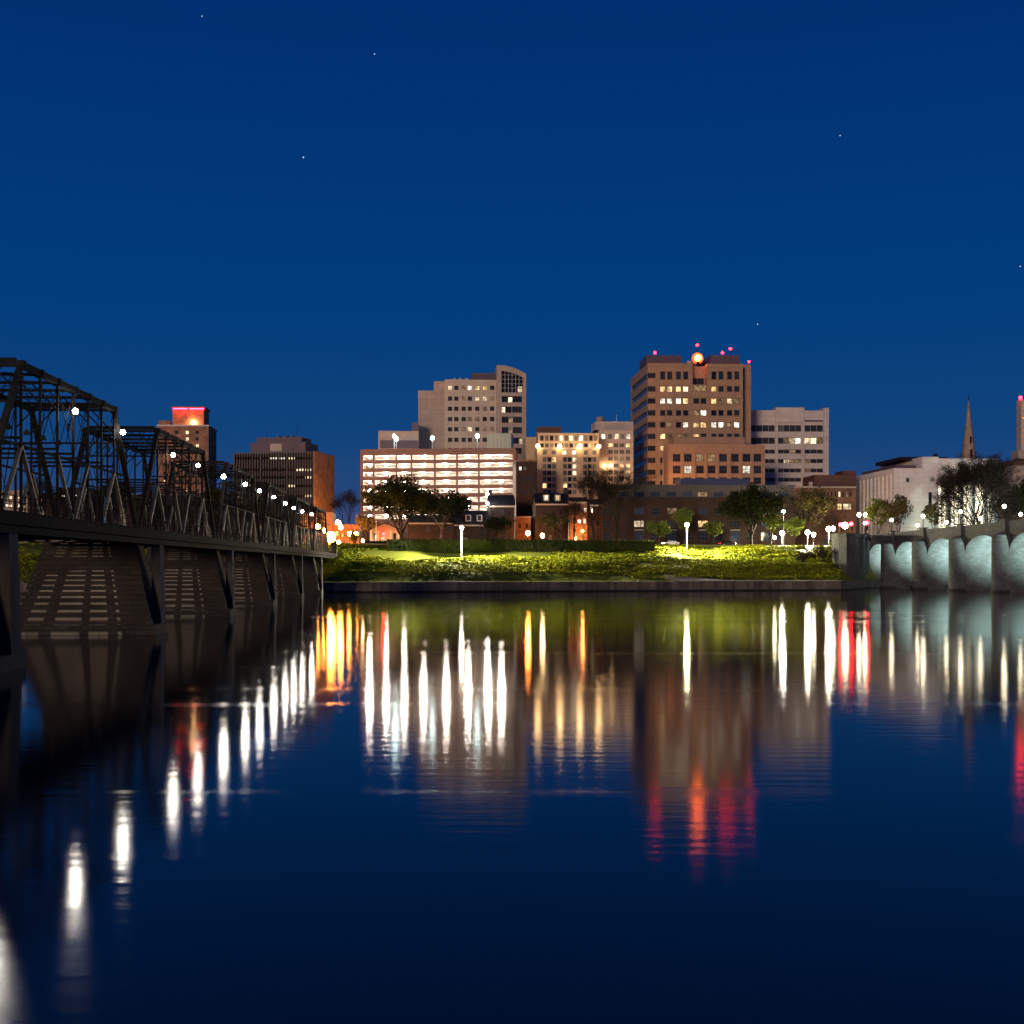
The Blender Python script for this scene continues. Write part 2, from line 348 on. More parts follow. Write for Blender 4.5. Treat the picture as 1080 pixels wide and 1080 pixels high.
def ribbon(name, pts, z0, mat, kind='structure', h=None):
    mb = MB()
    for (a, b) in zip(pts, pts[1:]):
        if h: mb.hexa([(*a[0], z0-0.3), (*b[0], z0-0.3), (*b[1], z0-0.3), (*a[1], z0-0.3), (*a[0], z0+h), (*b[0], z0+h), (*b[1], z0+h), (*a[1], z0+h)])
        else: mb.quad((*a[0], z0), (*b[0], z0), (*b[1], z0), (*a[1], z0))
    return tag(mb.build(name, mat), kind=kind)
def line(t0, t1, xs): return [((x, shore(x) + t0), (x, shore(x) + t1)) for x in xs]
ribbon('road', line(54, 64, [-400, 400]), 11.506, M['asphalt'])
ribbon('pavement_river_side', line(50.5, 54, [-400, 400]), 11.506, M['pavement'], h=0.12)
ribbon('pavement_city_side', line(64, 68, [-400, 400]), 11.506, M['pavement'], h=0.12)
mbm = MB()
for k in range(-30, 40):
    x = k * 7.0; mbm.quad((x, shore(x)+58.9, 11.511), (x+3, shore(x+3)+58.9, 11.511), (x+3, shore(x+3)+59.1, 11.511), (x, shore(x)+59.1, 11.511))
tag(mbm.build('road_markings', M['white_paint']), kind='structure')
# the riverside path: runs along the wall on the right and climbs the bank to the left
pm = MB(); prev = None
for i in range(46):
    k = i / 45; x = 36 + 44 * k
    t = 2.9 + 4.5 * max(0, 1 - k / 0.6) ** 2
    a = (x, shore(x)+t-1.3); b = (x, shore(x)+t+1.3)
    a = (x, bank(x)+t-1.3); b = (x, bank(x)+t+1.3); cur = ((*a, gz(*a) + 0.09), (*b, gz(*b) + 0.09))
    if prev: pm.quad(prev[0], cur[0], cur[1], prev[1])
    prev = cur
tag(pm.build('path', M['path_concrete']), kind='structure')

SH = math.atan(0.2)
rw = empty('river_wall', (0, 277, 0), 0, 'long low concrete river wall at the foot of the grassy bank', 'wall')
def wallrun(o0, o1, z0, z1, pts, gap=0.0):
    """a run of wall panels, o0..o1 metres inland of the water's edge"""
    mb = MB()
    for x0, x1 in zip(pts, pts[1:]):
        a, b_ = Vector((x0, bank(x0) - 277, 0)), Vector((x1, bank(x1) - 277, 0)); d = (b_ - a).normalized(); n = Vector((-d.y, d.x, 0)); a = a + d*gap; b_ = b_ - d*gap
        P = [a + n*o0, b_ + n*o0, b_ + n*o1, a + n*o1]
        mb.hexa([(p.x, p.y, z0) for p in P] + [(p.x, p.y, z1) for p in P])
    return mb
WX = [-620 + 11.6333 * i for i in range(61)] + [82 + 4.5 * i for i in range(5)] + [112, 240, 640]
wallrun(0.0, 0.9, -1.0, 2.05, WX, 0.02).build('wall_face', M['wall_concrete'], rw)
wallrun(-0.10, 1.0, 2.053, 2.28, WX, 0.005).build('coping', M['wall_concrete'], rw)
wallrun(-0.9, -0.003, -1.0, 0.35, WX, 0.005).build('footing', M['wet_stone'], rw)

# leafy ground cover on the bank
def undergrowth():
    mb = MB(); rng = random.Random(3)
    def dens(x, t):
        a = noise.noise(Vector((x * 0.06, t * 0.16, 1.7))); b = noise.noise(Vector((x * 0.2, t * 0.5, 5.2)))
        return a + 0.5 * b
    n = 0
    while n < 30000:
        x = rng.uniform(-125, 106) if rng.random() > 0.1 else rng.uniform(-125, -40)
        t = rng.uniform(4.0, 47)
        d = dens(x, t)
        lim = -0.30 if t < 25 else 0.0
        if x < 30 and t < 9.0 and rng.random() < 0.9: continue
        if x > 30 and t < 6.5 and rng.random() < 0.9: continue
        if d < lim - rng.random() * 0.25: continue
        y = bank(x) + t; z = gz(x, y)
        if z > 11.2: continue
        hh = max(0.15, 0.3 + 1.5 * (d - lim)) if t < 25 else max(0.15, 0.2 + 1.1 * (d - lim))
        hh = min(hh, 1.6) * (0.25 if t < 8.5 else 0.5 if t < 13 else 1)
        for _ in range(5):
            s = rng.uniform(0.10, 0.27); c = Vector((x + rng.uniform(-.5, .5), y + rng.uniform(-.4, .4), z + rng.uniform(0.15, 1) ** 0.6 * hh))
            a = Vector((rng.gauss(0, 1), rng.gauss(0, 1), rng.gauss(0, .5))).normalized(); b = a.cross(Vector((rng.gauss(0, .5), rng.gauss(0, .5), 1))).normalized()
            mb.quad(c - a*s - b*s*.6, c + a*s*.2 - b*s, c + a*s + b*s*.6, c - a*s*.2 + b*s)
        n += 1
    tag(mb.build('undergrowth', M['undergrowth_leaves']), kind='stuff')
undergrowth()

# ---------------------------------------------------------------- buildings
WCACHE = {}
def window_mesh(wd, ht, kind, nx, nz, frame):
    wd = round(wd, 2); ht = round(ht, 2); k = (wd, ht, kind, nx, nz, frame)
    if k in WCACHE: return WCACHE[k]
    mb = MB(); e = 0.004
    mb.box(e, wd-e, 0.05, 0.09, e, ht-e, 1)
    fw = min(0.12, wd * 0.06)
    xs = [0] + [wd * i / nx for i in range(1, nx)] + [wd]
    for i, x in enumerate(xs):
        c = x + (fw/2+e if i == 0 else -fw/2-e if i == nx else 0); mb.box(c-fw/2, c+fw/2, 0.0, 0.048, e, ht-e, 0)
    zs = [0] + [ht * i / nz for i in range(1, nz)] + [ht]
    for i, z in enumerate(zs):
        c = z + (fw/2+e if i == 0 else -fw/2-e if i == nz else 0); mb.box(e+fw, wd-e-fw, -0.012, 0.047, c-fw/2, c+fw/2, 0)
    WCACHE[k] = mb.mesh('window', [M[frame], M[WIN[kind]]])
    return WCACHE[k]

class Building:
    def __init__(s, name, label, pxl, pxr, d, zb=11.4, yaw=YAW, group=None, cat='building'):
        s.u = Vector((-math.sin(yaw), math.cos(yaw), 0)); s.v = Vector((math.cos(yaw), math.sin(yaw), 0)); s.zb = zb
        s.O = Vector(((pxl - 540) / F * d, d, zb)); s.w = s.lx(pxr)
        s.root = empty(name, s.O, yaw, label, cat, group); s.d = d; s.nw = 0
    def lx(s, px, dy=0):
        k = (px - 540) / F
        return (k * (s.O.y + dy * s.u.y) - (s.O.x + dy * s.u.x)) / (s.v.x - k * s.v.y)
    def lz(s, py, px=None, dy=0):
        x = s.w / 2 if px is None else s.lx(px, dy)
        y = s.O.y + x * s.v.y + dy * s.u.y
        return CAM_Z + (HY - py) / F * y - s.zb
    def rect(s, px0, px1, py0, py1, kind='d', dy=0, nx=2, nz=1):
        pm = (px0 + px1) / 2
        return (s.lx(px0, dy), s.lx(px1, dy), s.lz(py1, pm, dy), s.lz(py0, pm, dy), kind, nx, nz)
    def grid(s, pxs, pys, wpx, hpx, lit={}, dy=0, kind='d', nx=2, nz=1, skip=()):
        out = []
        for r, py in enumerate(pys):
            for c, px in enumerate(pxs):
                if (r, c) in skip: continue
                out.append(s.rect(px - wpx/2, px + wpx/2, py - hpx/2, py + hpx/2, lit.get((r, c), kind), dy, nx, nz))
        return out
    def block(s, name, x0, x1, y0, y1, z0, z1, mat, front=(), left=(), right=(), dep=0.32, frame='frame_dark', parapet=0.6, roof='dark_roof', parent=None):
        mb = MB(); P = parent or s.root
        def face(holes, a1, mp, out, org, rz):
            hs = [(max(h[0], 0.05), min(h[1], a1 - 0.05), max(h[2], z0 + 0.02), min(h[3], z1 - 0.05), *h[4:]) for h in holes]
            hs = [h for h in hs if h[1] - h[0] > 0.15 and h[3] - h[2] > 0.15]
            xs = sorted({0.0, a1, *[h[0] for h in hs], *[h[1] for h in hs]}); zs = sorted({z0, z1, *[h[2] for h in hs], *[h[3] for h in hs]})
            for i in range(len(xs)-1):
                cx = (xs[i]+xs[i+1])/2; run = None
                for j in range(len(zs)-1):
                    cz = (zs[j]+zs[j+1])/2; hole = any(h[0] < cx < h[1] and h[2] < cz < h[3] for h in hs)
                    if hole:
                        if run is not None: mb.quad(mp(xs[i],0,run), mp(xs[i+1],0,run), mp(xs[i+1],0,zs[j]), mp(xs[i],0,zs[j])); run = None
                    elif run is None: run = zs[j]
                if run is not None: mb.quad(mp(xs[i],0,run), mp(xs[i+1],0,run), mp(xs[i+1],0,z1), mp(xs[i],0,z1))
            for h in hs:
                a, b, c, d = h[:4]
                mb.quad(mp(a,0,c), mp(b,0,c), mp(b,dep,c), mp(a,dep,c)); mb.quad(mp(a,0,d), mp(a,dep,d), mp(b,dep,d), mp(b,0,d))
                mb.quad(mp(a,0,c), mp(a,dep,c), mp(a,dep,d), mp(a,0,d)); mb.quad(mp(b,0,c), mp(b,0,d), mp(b,dep,d), mp(b,dep,c))
                s.nw += 1
                wo = link('window', window_mesh(b-a, d-c, h[4], h[5] if len(h) > 5 else 2, h[6] if len(h) > 6 else 1, frame), P)
                wo.location = org(a, b, c); wo.rotation_euler = (0, 0, rz)
        W = x1-x0; D = y1-y0; g = dep-0.05
        face([(h[0]-x0, h[1]-x0, *h[2:]) for h in front], W, lambda a, e, b: (x0+a, y0+e, b), 0, lambda a, b, c: (x0+a, y0+g, c), 0)
        face([(y1-h[1], y1-h[0], *h[2:]) for h in left], D, lambda a, e, b: (x0+e, y1-a, b), 0, lambda a, b, c: (x0+g, y1-a, c), -math.pi/2)
        face([(h[0]-y0, h[1]-y0, *h[2:]) for h in right], D, lambda a, e, b: (x1-e, y0+a, b), 0, lambda a, b, c: (x1-g, y0+a, c), math.pi/2)
        mb.quad((x1,y1,z0), (x0,y1,z0), (x0,y1,z1), (x1,y1,z1))
        p = 0.3
        if parapet and W > 1.5 and D > 1.5:
            zr = z1 - parapet
            mb.quad((x0+p,y0+p,zr), (x1-p,y0+p,zr), (x1-p,y1-p,zr), (x0+p,y1-p,zr), 1)
            for a, b, c, d in (((x0,y0),(x1,y0),(x1-p,y0+p),(x0+p,y0+p)), ((x1,y0),(x1,y1),(x1-p,y1-p),(x1-p,y0+p)), ((x1,y1),(x0,y1),(x0+p,y1-p),(x1-p,y1-p)), ((x0,y1),(x0,y0),(x0+p,y0+p),(x0+p,y1-p))):
                mb.quad((*a,z1), (*b,z1), (*c,z1), (*d,z1)); mb.quad((*d,zr), (*c,zr), (*c,z1), (*d,z1))
        else: mb.quad((x0,y0,z1), (x1,y0,z1), (x1,y1,z1), (x0,y1,z1), 1)
        return mb.build(name, [M[mat], M[roof]], P)
    def boxes(s, name, mat, lst, parent=None):
        mb = MB()
        for b in lst: mb.box(*b)
        return mb.build(name, M[mat], parent or s.root)
    def px(s, name, mat, px0, px1, py0, py1, dy, deep, front=(), left=(), right=(), z0=None, **k):
        """a walled block given by its outline in picture columns and rows, dy behind the front line"""
        pm = (px0 + px1) / 2
        return s.block(name, s.lx(px0, dy), s.lx(px1, dy), dy, dy + deep, s.lz(py1, pm, dy) if z0 is None else z0, s.lz(py0, pm, dy), mat, front, left, right, **k)
def spread(a, b, n): return [a + (b - a) * (i + 0.5) / n for i in range(n)]
rng = random.Random(11)

# 1 brick apartment tower, far left
B = Building('brick_tower_block', 'tall narrow brick tower with a red lit penthouse, beyond the iron bridge', 166, 220, 470)
lit = {(0,2):'y', (1,2):'y', (2,2):'y', (2,3):'y', (1,0):'g', (3,3):'m', (4,2):'m', (4,1):'w', (5,3):'m', (6,0):'w', (3,0):'m', (7,2):'w'}
B.px('wall', 'brick_tower', 166, 220, 449.5, 0, 0, 17, z0=0,
     front=B.grid([174, 186.5, 197.3, 208], [456, 463, 470, 482, 490, 499, 508, 517, 526, 535, 544, 553], 3.4, 3.6, lit),
     right=[(4, 6.2, z, z+1.5, 'd', 1, 1) for z in range(4, 44, 4)] + [(10.5, 12.7, z, z+1.5, 'm' if z == 12 else 'd', 1, 1) for z in range(4, 44, 4)])
B.px('penthouse', 'brick_tower', 182, 215, 429.5, 449.5, 2.5, 11)
o = B.boxes('cornice', 'white_stone', [(-0.3, B.w+0.3, -0.3, 17.3, B.lz(449.5)+0.003, B.lz(449.5)+0.5)])
B.boxes('corner_turret', 'brick_tower', [(0.3, 4.2, 0.5, 4.5, B.lz(449)+0.5, B.lz(443.5))])
B.boxes('roof_hood', 'brick_tower', [(B.lx(181,2), B.lx(216,2), 1.5, 14, B.lz(429.4), B.lz(428))])
for i in range(2):
    B.boxes('neon_tube', 'lamp_neon', [(B.lx(183+17*i,2), B.lx(198+17*i,2), 1.55, 1.7, B.lz(431.0), B.lz(429.9))])
pl = MB().sphere((B.lx(203), 1.6, B.lz(445)), 0.7).build('wall_lamp', LAMP['wall'], B.root)

# 2 dark ribbed office block
B = Building('ribbed_office_block', 'dark office block with ribbed bronze front and an orange lit brick side wall', 246, 331, 415, yaw=-0.2)
xs = spread(248, 330, 26); fr = []
for r, (y0, y1) in enumerate([(482, 484.6), (494, 497), (502, 505), (511, 514), (521.5, 524.5), (531, 534), (541, 544), (551, 554), (560, 563)]):
    for c in range(9):
        k = 'd'
        if r == 0 and 4 <= c <= 5: k = 'c'
        if r == 0 and c == 6: k = 'y'
        if (r, c) in ((1, 8), (1, 7), (2, 8), (3, 1), (4, 8), (3, 6)): k = 'y'
        if (r, c) in ((4, 2), (5, 1), (4, 5)): k = 'm'
        fr.append(B.rect(247.6 + 9.2*c, 247.6 + 9.2*c + 8.0, y0, y1, k, nx=3))
B.px('wall', 'bronze_spandrel', 246, 331, 477, 0, 0, 18.5, z0=0, front=fr, parapet=0.8)
mb = MB()
for x in spread(247, 330.5, 30): lx = B.lx(x); mb.box(lx-0.16, lx+0.16, -0.42, -0.003, B.lz(569), B.lz(478.2))
mb.build('fin', M['dark_bronze'], B.root)
B.boxes('side_wall', 'brick_orange', [(B.w+0.003, B.w+0.5, -0.3, 18.6, 0, B.lz(476.5))])
B.px('penthouse', 'plum_metal', 264, 322, 466.5, 477, 2, 12, parapet=0.3)
B.px('plant_room', 'plum_metal', 271, 318, 461.2, 466.5, 3.5, 9, parapet=0.3)
B.boxes('louvre', 'trim', [(B.lx(285,2), B.lx(297,2), 1.94, 1.997, B.lz(476,None,2), B.lz(468,None,2))])

for px in (281, 313):
    MB().tube([(B.lx(px,5), 5, B.lz(461.5,None,5)), (B.lx(px,5), 5, B.lz(451,None,5))], [0.08, 0.03], 5).build('antenna', M['lamp_metal'], B.root)
for px in (292, 300, 306): B.boxes('roof_vent', 'plum_metal', [(B.lx(px,5), B.lx(px+2.6,5), 5, 7, B.lz(461.6,None,5), B.lz(459.6,None,5))])
# 3 parking garage
GY = YAW - R(9)
B = Building('parking_garage', 'long parking garage of eight brightly lit open decks below the beige office tower', 380, 542.5, 398, yaw=GY)
gw = B.w; GD = 11.0; rows = [482.5, 491.2, 500.2, 509.0, 518.0, 527.2, 536.2, 545.0]
zt = [B.lz(y - 2.7) for y in rows]; zbm = [B.lz(y + 2.3) for y in rows]; roofz = B.lz(473.2)
cols = [392, 406, 425, 445.5, 469.6, 492.6, 514, 528, 542.5]
B.boxes('back_wall', 'garage_inside', [(0.3, gw-0.3, GD-0.3, GD, 0, zt[0]+0.6)])
B.boxes('end_wall', 'garage_precast', [(0, 0.3, 0.4, GD, 0, roofz)]); B.boxes('end_wall', 'garage_precast', [(gw-0.3, gw, 0.4, GD, 0, roofz)])
for i in range(8):
    B.boxes('deck', 'garage_inside', [(0.31, gw-0.31, 0.4, GD-0.31, zt[i]+0.02, zt[i]+0.34)])
    top = roofz if i == 0 else zbm[i-1]
    B.boxes('spandrel', 'garage_precast', [(0, gw, 0, 0.38, zt[i], top)])
B.boxes('spandrel', 'garage_precast', [(0, gw, 0, 0.38, 0, zbm[7])])
for px in [394.2, 418, 434, 458.5, 482, 505, 541.8]:
    x = B.lx(px); B.boxes('column', 'garage_precast', [(x-0.3, x+0.3, 0.03, 0.7, 0, roofz-0.3)])
B.boxes('column', 'garage_precast', [(0, 1.0, -0.05, 0.6, 0, roofz)])
for i in range(8):
    for px in [388, 406, 425, 445.5, 469.6, 492.6, 514, 528]:
        x = B.lx(px); MB().box(x-0.32, x+0.32, 2.0, 2.7, zt[i]-0.55, zt[i]-0.1).build('ceiling_lamp', LAMP['deck'], B.root)
gl = B.px('glazed_stair', 'glass_green', 514, 539, 457, 472, 5, 8, z0=roofz-0.5, parapet=0)
mb = MB()
for px in spread(514, 539, 6): x = B.lx(px, 5); mb.box(x-0.05, x+0.05, 4.9, 4.995, roofz, B.lz(457.2, None, 5))
mb.build('glazing_bar', M['trim'], B.root)
GAR = B

# 4 beige office tower with curved glazed wing
B = Building('beige_office_tower', 'beige office tower with punched windows and a curved topped glazed wing', 469, 524.5, 435)
lit = {(0,0):'y', (0,2):'m', (0,3):'c', (0,4):'w', (0,5):'w', (1,2):'m', (1,4):'y', (1,5):'y', (4,2):'m', (4,3):'y', (4,5):'m', (4,6):'m', (2,5):'m', (3,3):'m', (1,6):'m', (3,4):'m', (4,7):'m'}
B.px('wall', 'beige_panel', 469, 523.5, 400.3, 0, 0, 22, z0=0, front=B.grid([474.7, 481.3, 489.1, 495.6, 503.4, 511.3, 519.1], [409, 420.4, 431, 442, 452.7, 463.8, 474.5], 4.5, 4.6, lit, nx=2, nz=2), dep=0.4)
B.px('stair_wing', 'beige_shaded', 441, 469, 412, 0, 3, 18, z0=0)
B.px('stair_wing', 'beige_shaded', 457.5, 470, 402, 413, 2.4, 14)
B.px('roof_room', 'plum_metal', 497, 524, 393.5, 400.3, 4, 10, parapet=0.2)
for px in (478, 484, 491): B.boxes('roof_vent', 'trim', [(B.lx(px,6), B.lx(px+2.4,6), 6, 7.5, B.lz(401.5,None,6), B.lz(398.6,None,6))])
MB().tube([(B.lx(505,6), 6, B.lz(394,None,6)), (B.lx(505,6), 6, B.lz(387.5,None,6))], [0.07, 0.03], 5).build('antenna', M['lamp_metal'], B.root)
# glazed wing with the arched parapet
wl, wr = B.lx(523.6), B.lx(554.6); fr = []
for r, y in enumerate([421, 432, 442.7, 453.7, 464.8, 475.5]):
    k = 'd'; fr += [B.rect(529.2 + i*10.9, 529.2 + (i+1)*10.9 - 0.5, y-3.3, y+3.3, 'd', dy=-1.5, nx=3) for i in range(2)]
for (px, r, k) in ((538, 0, 'y'), (530.3, 1, 'y'), (538.5, 2, 'm'), (536, 3, 'm'), (549.5, 4, 'y'), (532, 3, 'm')): pass
wz = B.lz(414.5, 539)
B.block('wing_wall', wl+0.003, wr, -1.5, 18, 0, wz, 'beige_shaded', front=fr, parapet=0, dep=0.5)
mb = MB(); n = 14; top = []
for i in range(n+1):
    k = i/n; top.append((wl + (wr-wl)*k, B.lz(385.8 + 9.2*k**2.2, 539)))
jl, jr = B.lx(528.6), B.lx(551); zlo = wz+0.003
def arc(k): return B.lz(391.8 + 6.6*k**1.6, 539)
def strip(x0, x1, zb0, zb1, f0, f1):
    for (ya, yb) in ((-1.5, 17.9),):
        mb.hexa([(x0,ya,zb0),(x1,ya,zb1),(x1,yb,zb1),(x0,yb,zb0),(x0,ya,f0),(x1,ya,f1),(x1,yb,f1),(x0,yb,f0)])
def topz(x):
    k = (x-wl)/(wr-wl); return B.lz(385.8 + 9.2*k**2.2, 539)
strip(wl, jl, zlo, zlo, topz(wl), topz(jl)); strip(jr, wr, zlo, zlo, topz(jr), topz(wr))
gx = [jl + (jr-jl)*i/8 for i in range(9)]
for a, b in zip(gx, gx[1:]): strip(a, b, arc((a-jl)/(jr-jl)), arc((b-jl)/(jr-jl)), topz(a), topz(b))
mb.build('arched_parapet', M['beige_shaded'], B.root)
mb = MB()
for a, b in zip(gx, gx[1:]): mb.hexa([(a,-1.1,zlo),(b,-1.1,zlo),(b,-1.0,zlo),(a,-1.0,zlo),(a,-1.1,arc((a-jl)/(jr-jl))+.02),(b,-1.1,arc((b-jl)/(jr-jl))+.02),(b,-1.0,arc((b-jl)/(jr-jl))+.02),(a,-1.0,arc((a-jl)/(jr-jl))+.02)])
gw_ = mb.build('atrium_glass', M['glass_dark'], B.root)
mb = MB()
for i in range(1, 6):
    x = jl + (jr-jl)*i/6; mb.box(x-0.09, x+0.09, -1.28, -1.1, zlo, arc(i/6))
for i in range(1, 5):
    z = zlo + i*1.55; xe = jr if z < arc(1) else jl + (jr-jl)*0.62
    mb.box(jl, xe, -1.25, -1.102, z-0.07, z+0.07)
mb.build('glazing_bar', M['frame_pale'], gw_)
for (px, py, k) in ((548.2, 411, 'lit_cream'), (538, 422.5, 'lit_cream'), (530.3, 433, 'lit_cream'), (538.3, 454, 'lit_dim'), (549.4, 466, 'lit_cream'), (538.5, 444, 'lit_dim')):
    x, z = B.lx(px), B.lz(py, 539); B.boxes('lit_pane', k, [(x-0.75, x+0.75, -1.14, -1.105, z-1.0, z+1.0)])
# low purple annex left of it
B2 = Building('flat_roofed_annex', 'low plum coloured flat roofed block between the garage roof and beige tower', 399, 441, 425)
B2.px('wall', 'beige_shaded', 399, 441.5, 454.5, 0, 0, 14, z0=0)
B2.px('roof_room', 'plum_metal', 434, 441.5, 445.5, 454.5, 2, 8, parapet=0.2)
B2.boxes('cladding_band', 'plum_metal', [(B2.lx(401), B2.w, -0.3, -0.003, B2.lz(473), B2.lz(464.5))])

# 5 brick warehouse tower
B = Building('brick_warehouse', 'narrow dark brick building beside the parking garage with its foot lit orange', 544.3, 566.5, 372)
B.px('wall', 'brick_red', 544.3, 566.5, 486, 0, 0, 14, z0=0, front=[B.rect(547.5, 550, 492, 496, 'c', nx=1), B.rect(552, 555.3, 492, 496, 'g'), B.rect(550, 554, 503, 508, 'd'), B.rect(558, 562, 503, 508, 'd'), B.rect(550, 554, 516, 521, 'd'), B.rect(558, 562, 516, 521, 'd')])
B.boxes('cornice', 'brick_orange', [(-0.2, B.w+0.2, -0.25, 14.2, B.lz(487), B.lz(485.4))])
B2 = Building('brick_annex', 'small square brick annex lit bright orange by a floodlight', 543.8, 560, 362)
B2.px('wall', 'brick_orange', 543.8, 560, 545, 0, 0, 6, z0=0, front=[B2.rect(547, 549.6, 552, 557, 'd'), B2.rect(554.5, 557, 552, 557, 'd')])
B2.boxes('cornice', 'trim', [(-0.15, B2.w+0.15, -0.2, 6.2, B2.lz(546), B2.lz(544.6))])

# 6 hotel
B = Building('beige_hotel', 'beige hotel with tall stacked window bays and a row of wall lamps', 566.5, 632, 395)
fr = []
for bi, (a, b) in enumerate(((572, 587), (593.5, 608.5), (614.8, 629.3))):
    for r, y in enumerate([484.7, 491.8, 498.8, 505.4, 512.2, 519]):
        w_ = (b-a)/3; kk = ['g', 'd', 'g']
        if (bi, r) in ((0, 0), (1, 0), (1, 1), (1, 2), (2, 3)): kk[2] = 'w' if bi != 1 else 'y'
        if (bi, r) in ((0, 4), (1, 4), (2, 4)): kk[0] = 'm' if bi == 2 else 'w'
        if (bi, r) in ((2, 1),): kk[2] = 'm'
        for c in range(3): fr.append(B.rect(a + w_*c + 0.25, a + w_*(c+1) - 0.25, y-2.6, y+2.6, kk[c], nx=1))
for px, k in ((595, 'y'), (605.5, 'c'), (575, 'g'), (618, 'g'), (627, 'g'), (584, 'g')): fr.append(B.rect(px-2.3, px+2.3, 475, 479.6, k, nx=1))
B.px('wall', 'hotel_stucco', 566.5, 632, 473.4, 0, 0, 18, z0=0, front=fr, frame='frame_pale')
fr = []
for i, px in enumerate(spread(569, 631, 12)):
    k = {4: 'y', 6: 'y', 8: 'c'}.get(i, 'g' if i % 2 else 'd')
    fr.append(B.rect(px-2.1, px+2.1, 459, 465, k, dy=1.5, nx=1)); fr.append(B.rect(px-2.1, px+2.1, 467.2, 472, {8: 'w', 10: 'w'}.get(i, 'g' if i % 3 else 'd'), dy=1.5, nx=1))
B.px('upper_storey', 'hotel_stucco', 567.5, 631.5, 456.8, 473.2, 1.5, 14, front=fr, frame='frame_pale')
B.px('roof_room', 'copper_roof', 567.5, 592, 450, 456.6, 3, 8, parapet=0.2)
B.boxes('roof_rail', 'trim', [(0, B.w, 1.3, 1.45, B.lz(456.9), B.lz(456.2)), (0, B.w, -0.15, -0.003, B.lz(473.6), B.lz(472.6))])
for px, py in ((567, 471), (590, 471), (611, 471), (631, 471)):
    x = B.lx(px); z = B.lz(py); MB().box(x-0.06, x+0.06, -1.0, -0.003, z-0.06, z+0.06).build('lamp_bracket', M['lamp_metal'], B.root)
    MB().sphere((x, -1.1, z), 0.62).build('wall_lamp', LAMP['wall'], B.root)
B.px('link_wing', 'hotel_stucco', 554, 566.4, 461, 0, 8, 10, z0=0)

# 7 white hotel wing with pediment top
B = Building('white_hotel_wing', 'pale hotel wing with a louvred parapet and flagpole, left of the brown tower', 629, 668, 408)
fr = []
for i, px in enumerate([636.5, 643.5, 650.5, 657, 663]): fr.append(B.rect(px-2.1, px+2.1, 457.5, 463, {0: 'c', 2: 'y', 4: 'c'}.get(i, 'g'), nx=2))
for r, y in enumerate([469.5, 476.5, 483.5, 491, 498, 505]):
    for c, px in enumerate([644, 650, 656, 662.5]):
        fr.append(B.rect(px-2.4, px+2.4, y-2.2, y+2.2, {(0,0):'w', (0,3):'w', (3,0):'c', (3,2):'w', (3,3):'w', (2,2):'m', (4,3):'w', (2,1):'m'}.get((r, c), 'g'), nx=2))
B.px('wall', 'hotel_white', 632, 668, 453.6, 0, 0, 16, z0=0, front=fr, frame='frame_pale')
B.px('wall', 'hotel_white', 626, 632, 466, 0, 0.5, 14, z0=0)
B.px('parapet_tower', 'hotel_white', 627.5, 668, 444.6, 453.5, 2.5, 10, parapet=0.3)
mb = MB()
for i in range(4): z = B.lz(446.5 + 1.6*i, None, 2.5); mb.box(B.lx(638, 2.5), B.lx(658, 2.5), 2.2, 2.49, z-0.12, z+0.12)
mb.build('louvre', M['trim'], B.root)
MB().tube([(B.lx(633,5), 5, B.lz(445,None,5)), (B.lx(633,5), 5, B.lz(440,None,5))], [1.3, 1.3], 10).build('roof_tank', M['spire_stone'], B.root)
MB().tube([(B.lx(650.3,3), 3, B.lz(452,None,3)), (B.lx(650.3,3), 3, B.lz(437.5,None,3))], [0.12, 0.08], 6).build('flagpole', M['pole_white'], B.root)
for px, py in ((637, 491.5), (644.3, 491.5)):
    MB().sphere((B.lx(px), -0.9, B.lz(py)), 0.36).build('wall_lamp', LAMP['wall'], B.root)

# 8 tall brown tower with the clock-like beacon
B = Building('brown_office_tower', 'tallest brown precast tower with a glowing orange beacon in its roof recess', 683, 783.5, 415)
ys = [396, 410.2, 422.9, 435.5, 448, 460.2, 472.8, 485.5, 498, 510]
lit = {}
for c in (0, 1, 2): lit[(1, c)] = 'w'
lit[(1,3)] = 'y'; lit[(1,4)] = 'w'
for c in (0, 1, 2): lit[(2, c)] = 'c'
lit[(2,3)] = 'w'; lit[(2,4)] = 'w'; lit[(2,5)] = 'm'; lit[(2,6)] = 'y'; lit[(2,7)] = 'm'
for c in (3, 4, 5, 7): lit[(4, c)] = 'c'
lit[(4,1)] = 'm'; lit[(4,6)] = 'm'; lit[(5,0)] = 'w'; lit[(5,1)] = 'm'; lit[(5,2)] = 'm'; lit[(5,3)] = 'm'; lit[(6,0)] = 'w'
pxs = [699, 706.4, 715.7, 723.3, 753, 760.5, 769.6, 777.1]
fr = B.grid(pxs, ys[:1], 5.2, 8.6, {}, nx=1) + B.grid(pxs, ys[1:], 5.6, 5.8, {(r-1, c): k for (r, c), k in lit.items() if r > 0}, nx=1)
fr += [h for h in B.grid([687.2], ys, 8.4, 5.6, nx=3)]
fr += [B.rect(731.2, 745.2, 406, 412.4, 'm', nx=3)] + [B.rect(731.4, 737.6, y-2.9, y+2.9, {435.5: 'm', 448: 'w', 460.2: 'w'}.get(y, 'd'), nx=1) for y in ys[2:6]] + [B.rect(739, 745.2, y-2.9, y+2.9, {435.5: 'c', 448: 'w'}.get(y, 'd'), nx=1) for y in ys[2:6]]
td = 36.0
lf = []
for i, y in enumerate(ys):
    z = B.lz(y, 684); lf.append((1.0, td-1.5, z-0.9, z+0.9, 'b', 16, 1))
